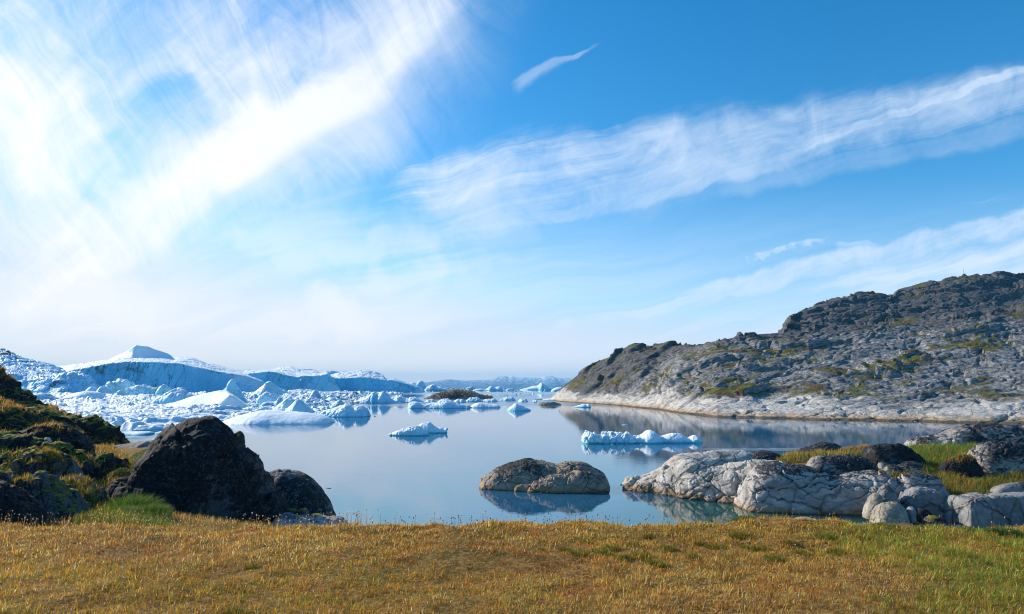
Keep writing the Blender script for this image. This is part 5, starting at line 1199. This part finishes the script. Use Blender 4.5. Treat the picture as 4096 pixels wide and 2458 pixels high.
def patch(name, label, regions, cat='grass', kind='stuff', trees=None, mat=None):
    """grass over patches of the ground: (polygon in columns and rows, box x0,x1,y0,y1, blades per square metre, heights, width, colours, weights)"""
    parts = []
    for poly, (x0, x1, y0, y1), dens, (h0, h1), wd, names, wts, lean in regions:
        n = int((x1 - x0) * (y1 - y0) * dens)
        x = rg.uniform(x0, x1, n); y = rg.uniform(y0, y1, n)
        P = np.stack([x, y, ground_z(x, y)], -1)
        px, py = pix(P); k = inpoly(px, py, poly)
        P = P[k]; n = len(P)
        if n < 5: continue
        nn = fbm(np.c_[P[:, :2], np.zeros(n)] / .8, 3, 931)
        col = pick(rg, n, names, wts) * (1 + .5 * nn)[:, None]
        h = rg.uniform(h0, h1, n) * (1 + .8 * nn)
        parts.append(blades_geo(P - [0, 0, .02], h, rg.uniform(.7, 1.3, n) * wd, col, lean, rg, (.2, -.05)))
    o = build_blades(name, parts, mat or GRASS)
    return tag(o, label, cat, kind=kind)

patch('slope_grass', 'golden and green grass between the dark rocks of the left slope', [
    ([(-60, 428), (20, 430), (60, 440), (80, 448), (112, 446), (130, 458), (140, 530), (-60, 530)], (-24, -4.6, 10.6, 29), 260, (.10, .26), .014, ['gold', 'straw', 'olive', 'green', 'brown', 'orange'], (.35, .22, .2, .2, .2, .35), .6),
    ([(0, 440), (30, 445), (40, 480), (20, 520), (-60, 520), (-60, 440)], (-18, -7, 11, 22), 360, (.10, .24), .013, ['green', 'lush', 'gold', 'straw'], (.5, .2, .3, .2), .5),
    ([(60, 455), (76, 468), (95, 488), (108, 520), (100, 522), (88, 498), (70, 474)], (-14, -8.6, 13.5, 22), 520, (.14, .30), .013, ['green', 'gold', 'straw', 'olive'], (.4, .4, .3, .2), .5),
    ([(78, 508), (100, 500), (160, 490), (172, 530), (70, 530)], (-10.5, -6.5, 11.5, 19), 900, (.10, .25), .012, ['lush', 'green', 'dark', 'olive'], (.5, .5, .3, .2), .5),
    ([(-200, 505), (60, 508), (110, 512), (350, 505), (350, 545), (-200, 545)], (-16, -2.2, 9.2, 16), 420, (.08, .2), .010, ['gold', 'straw', 'olive', 'tan'], (.3, .3, .3, .3), .6)])
patch('shore_grass', 'green and tawny grass on the ledges between the rocks of the right shore', [
    ([(774, 462), (790, 456), (812, 452), (852, 449), (880, 446), (880, 455), (850, 458), (812, 461), (780, 466)], (18, 32, 49, 60), 130, (.25, .6), .04, ['green', 'lush', 'gold', 'straw', 'orange'], (.5, .2, .35, .2, .2), .5),
    ([(690, 460), (705, 455), (735, 455), (752, 458), (745, 464), (700, 467)], (12, 20, 49, 57), 130, (.2, .45), .04, ['green', 'gold', 'olive', 'orange'], (.4, .5, .2, .2), .5),
    ([(900, 444), (930, 445), (985, 446), (985, 456), (950, 468), (925, 476), (905, 470)], (26, 42, 45, 62), 130, (.3, .75), .045, ['green', 'lush', 'gold', 'olive'], (.6, .4, .2, .2), .5),
    ([(870, 468), (930, 466), (960, 480), (975, 482), (1040, 470), (1040, 500), (960, 505), (940, 490), (880, 482)], (23, 42, 38, 50), 140, (.2, .55), .035, ['green', 'gold', 'olive', 'orange', 'lush'], (.5, .3, .3, .2, .2), .5),
    ([(640, 498), (1400, 498), (1400, 640), (640, 640)], (1.8, 12, 8.6, 13.5), 900, (.05, .13), .008, ['gold', 'tan', 'olive', 'green', 'straw'], (.4, .4, .4, .3, .2), .7),
    ([(700, 498), (1400, 498), (1400, 640), (700, 640)], (4.5, 40, 9.4, 40), 62, (.07, .19), .017, ['gold', 'tan', 'olive', 'green', 'straw'], (.4, .3, .4, .35, .2), .7)])

# low leafy plants
def leaf_geo(P, s, col, rg):
    n = len(P); a = rg.uniform(0, 6.283, n); t = rg.uniform(.1, 1.0, n)
    d = np.stack([np.cos(a) * np.cos(t), np.sin(a) * np.cos(t), np.sin(t)], -1)
    b = np.stack([-np.sin(a), np.cos(a), rg.uniform(-.4, .4, n)], -1)
    V = np.stack([P, P + d * (s * .55)[:, None] + b * (s * .3)[:, None], P + d * s[:, None], P + d * (s * .55)[:, None] - b * (s * .3)[:, None]], 1)
    q = np.arange(n)[:, None] * 4 + np.array([0, 1, 2, 3])
    C = np.repeat(col, 4, 0)
    return V.reshape(-1, 3), C, q, np.zeros((0, 3), int)

def shrub(name, label, cx, cy, rx, ry, hh, n, size, names, wts, cat, group=None):
    e = bpy.data.objects.new(name, None); COL.objects.link(e)
    zc = float(ground_z(np.array([cx]), np.array([cy]))[0]); e.location = (cx, cy, zc)
    tag(e, label, cat, group)
    a = rg.uniform(0, 6.283, n); r = np.sqrt(rg.random(n)); u = rg.random(n) ** .5
    x = cx + rx * r * np.cos(a); y = cy + ry * r * np.sin(a)
    lump = .65 + .6 * fbm(np.stack([x * 3 / max(rx, .3) * .4, y * 3, 0 * x], -1) + 3, 3, 951)
    P = np.stack([x, y, ground_z(x, y) + hh * np.sqrt(np.maximum(1 - r * r, 0.02)) * lump * u], -1)
    col = pick(rg, n, names, wts)
    build_blades('foliage', [leaf_geo(P, rg.uniform(.6, 1.4, n) * size, col, rg)], LEAF, e)
    k = max(20, n // 40); a = rg.uniform(0, 6.283, k); r = np.sqrt(rg.random(k))
    x = cx + rx * r * np.cos(a); y = cy + ry * r * np.sin(a)
    S_ = np.stack([x, y, ground_z(x, y) - .01], -1)
    build_blades('stems', [blades_geo(S_, np.full(k, hh * .8), np.full(k, size * .25), pick(rg, k, ['brown'], (1,)), .4, rg, (0, 0), tipc=.7)], GRASS, e)
    return e

def at_row(px, py, Y): return W(px, py, Y)
shrub('shrub', 'dark green leafy shrub mat on the low mound, before the broad grey-pink slab', 4.62, 8.42, .30, .17, .10, 4200, .016, ['green', 'lush', 'dark'], (.35, .5, .4), 'shrub')
shrub('shrub', 'straggling green shrub at the far right of the meadow, before the sharp-edged block', 5.62, 8.18, .36, .12, .07, 3000, .016, ['green', 'lush', 'dark'], (.3, .5, .5), 'shrub')
shrub('shrub', 'small bright green shrub at the meadow edge where the rocks meet the inlet', 2.82, 8.62, .16, .10, .06, 1300, .014, ['green', 'lush'], (.6, .4), 'shrub')
shrub('lichen_clump', 'cream coloured lichen clump on the low mound left of the dark green shrub', 3.52, 8.40, .13, .07, .04, 1200, .011, ['pale', 'straw'], (.7, .3), 'lichen')
q = W(140, 460, 23.2); shrub('crowberry', 'bright green crowberry mat between the flat brown slab and the biggest boulder', q[0], 23.6, 1.0, 2.3, .22, 9000, .045, ['green', 'lush', 'gold'], (.75, .35, .12), 'shrub')
q = W(121, 474, 20.6); shrub('crowberry', 'small green crowberry cushion in front of the large crowberry mat', q[0], 20.6, .32, .30, .25, 1800, .035, ['green', 'lush', 'dark'], (.5, .4, .3), 'shrub')
q = W(146, 473, 21.2); shrub('crowberry', 'narrow green crowberry strip at the left foot of the biggest boulder', q[0], 21.2, .36, .6, .16, 2200, .035, ['green', 'lush', 'gold'], (.7, .3, .1), 'shrub')
q = W(95, 452, 24.5); shrub('crowberry', 'round green crowberry cushion in the gap behind the mossy mound', q[0], 24.6, .34, .4, .25, 1500, .04, ['green', 'lush'], (.6, .4), 'shrub')

# grass tussocks: one built, the rest copies
def tussock(name, n, r, h, names, wts, wd):
    a = rg.uniform(0, 6.283, n); rr_ = r * np.sqrt(rg.random(n))
    P = np.stack([rr_ * np.cos(a), rr_ * np.sin(a), .35 * h * np.sqrt(np.maximum(1 - (rr_ / r) ** 2, 0))], -1) - [0, 0, .02]
    hh = h * rg.uniform(.45, 1.0, n) * (1 - .3 * (rr_ / r) ** 2)
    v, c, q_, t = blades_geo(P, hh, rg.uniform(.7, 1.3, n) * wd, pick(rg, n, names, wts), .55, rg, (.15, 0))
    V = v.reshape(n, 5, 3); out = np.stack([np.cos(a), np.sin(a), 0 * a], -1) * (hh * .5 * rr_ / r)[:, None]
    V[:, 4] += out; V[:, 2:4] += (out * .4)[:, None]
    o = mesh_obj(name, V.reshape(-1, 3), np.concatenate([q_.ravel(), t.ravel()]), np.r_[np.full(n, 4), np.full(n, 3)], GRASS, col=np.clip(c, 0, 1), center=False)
    return o
tus = [tussock('tussock', 420, .085, .075, ['green', 'dark', 'olive', 'gold'], (.4, .35, .5, .3), .004) for _ in range(3)]
spots = [(566, 541), (578, 549), (586, 534), (600, 546), (612, 541), (622, 552), (634, 538), (640, 549), (655, 556), (668, 541), (692, 551), (700, 536), (716, 540), (726, 548), (741, 533), (748, 541), (762, 544), (775, 553), (790, 538), (800, 548), (812, 542), (825, 534), (836, 546), (254, 565), (648, 530), (237, 604)]
for k, (px_, py_) in enumerate(spots):
    Y = float(1.62 / -slope(py_)); xx = float(W(px_, py_, Y)[0])
    o = tus[k] if k < 3 else tus[k % 3].copy()
    if k >= 3: COL.objects.link(o)
    s = rg.uniform(.6, 1.25)
    o.location = (xx, Y, float(ground_z(np.array([xx]), np.array([Y]))[0])); o.rotation_euler = (0, 0, rg.uniform(0, 6.28)); o.scale = (s * rg.uniform(.9, 1.5), s, s * rg.uniform(.7, 1.0))
    tag(o, 'dark green tuft of short grass in the golden meadow', 'grass tuft', 'green tufts in the meadow')
bt = tussock('tussock', 2600, .46, .36, ['lush', 'green', 'dark'], (.5, .45, .25), .011)
for k, (px_, py_, Y, s, lab) in enumerate([(133, 512, 16.2, 1.25, 'largest lush green tussock, in the hollow left of the biggest boulder'), (119, 520, 14.6, .72, 'round green tussock in front of the largest lush one'), (150, 519, 15.0, .80, 'green tussock touching the left foot of the biggest boulder'), (137, 525, 13.6, .55, 'small green tussock at the meadow edge below the largest lush one'), (146, 500, 17.4, .42, 'small bright tussock beside the flank of the biggest boulder'), (100, 507, 17.0, .7, 'shaded dark green tussock under the blue-grey rock face')]):
    o = bt if k == 0 else bt.copy()
    if k: COL.objects.link(o)
    q = W(px_, py_, Y); zz_ = float(ground_z(np.array([q[0]]), np.array([q[1]]))[0])
    o.location = (q[0], Y, min(zz_, q[2] + .05) if abs(zz_ - q[2]) < .6 else q[2]); o.location.z = max(o.location.z, zz_ - .05)
    o.scale = (s, s, s * .9); o.rotation_euler = (0, 0, k * 1.3)
    tag(o, lab, 'grass tussock', 'lush tussocks beside the biggest boulder')

# grass and moss growing on the rocks themselves
def rock_grass(key, robj_label, dens, thr, names, wts, h, wd, seed, nz0=.5, box=None):
    P = ROCKS[key]; N = gnormals(P)
    nm = fbm(P / 1.1, 3, seed) + .35 * (N[..., 2] - .7)
    ok = (N[..., 2] > nz0) & (nm > thr)
    a = np.linalg.norm(np.cross(np.gradient(P, axis=0), np.gradient(P, axis=1)), axis=-1) * ok
    a = a.ravel(); tot = a.sum()
    if tot <= 0: return
    n = int(min(tot * dens, 26000))
    k = rg.choice(len(a), n, p=a / tot)
    i, j = np.unravel_index(k, P.shape[:2])
    i2 = np.clip(i + 1, 0, P.shape[0] - 1); j2 = np.clip(j + 1, 0, P.shape[1] - 1)
    u, v = rg.random(n)[:, None], rg.random(n)[:, None]
    Q = P[i, j] + (P[i2, j] - P[i, j]) * u + (P[i, j2] - P[i, j]) * v
    nn = nm[i, j]
    col = pick(rg, n, names, wts) * (1 + .6 * fbm(Q / .7, 2, seed + 3))[:, None]
    par = next(o for o in COL.objects if o.get('label') == robj_label)
    up = N[i, j] * .4 + np.array([0, 0, .75]); up /= np.linalg.norm(up, axis=1)[:, None]
    o = build_blades('grass_tufts', [blades_geo(Q - N[i, j] * .02, rg.uniform(h[0], h[1], n), rg.uniform(.7, 1.3, n) * wd, col, .7, rg, (.25, -.1), up=up)], GRASS, par)
    o['kind'] = 'stuff'
def lab(key_start): return next(o['label'] for o in COL.objects if str(o.get('label', '')).startswith(key_start))
rock_grass('L1', lab('long black rock ridge'), 900, .20, ['gold', 'orange', 'olive', 'straw'], (.35, .4, .2, .15), (.06, .20), .016, 961, .45)
rock_grass('L3', lab('mossy dark hummock'), 900, .30, ['gold', 'orange', 'straw', 'olive'], (.3, .5, .25, .15), (.08, .24), .014, 963, .35)
rock_grass('L3b', lab('dark mossy shoulder'), 900, .30, ['gold', 'orange', 'olive', 'green'], (.35, .15, .3, .35), (.06, .2), .014, 965, .35)
rock_grass('L2', lab('black rounded boulder'), 900, .16, ['gold', 'orange', 'straw'], (.35, .4, .2), (.06, .16), .012, 967, .5)
rock_grass('LS', lab('steep dark mossy rock slope'), 520, .22, ['gold', 'green', 'olive', 'lush', 'orange', 'straw'], (.4, .45, .3, .2, .15, .2), (.06, .20), .012, 991, .45)
rock_grass('L4', lab('dark rock face'), 1700, .05, ['gold', 'olive', 'orange', 'green'], (.35, .3, .25, .25), (.06, .18), .011, 969, .5)
rock_grass('L5', lab('tall grey furrowed'), 2000, .10, ['gold', 'olive', 'green', 'orange'], (.3, .35, .25, .2), (.05, .16), .010, 971, .42)
rock_grass('L6', lab('blue-grey rock face'), 2000, .04, ['gold', 'olive', 'green', 'straw'], (.3, .35, .25, .2), (.06, .18), .010, 973, .42)
rock_grass('L9', lab('brown mossy mound'), 1300, .06, ['orange', 'gold', 'olive'], (.35, .3, .3), (.05, .16), .011, 975, .4)
rock_grass('B', lab('biggest black boulder'), 700, .24, ['olive', 'gold', 'dark'], (.4, .2, .5), (.04, .10), .010, 977, .35)
rock_grass('R0d', lab('pale low rock with rusty'), 160, .0, ['orange', 'gold', 'straw'], (.5, .3, .3), (.12, .3), .03, 979, .5)
rock_grass('R5b', lab('dark shaded rock under'), 160, .0, ['gold', 'green', 'orange'], (.4, .4, .3), (.15, .4), .03, 981, .5)
rock_grass('U', lab('brown islet'), 4, -.05, ['olive', 'orange', 'gold'], (.4, .3, .3), (.4, .9), .25, 983, .72)
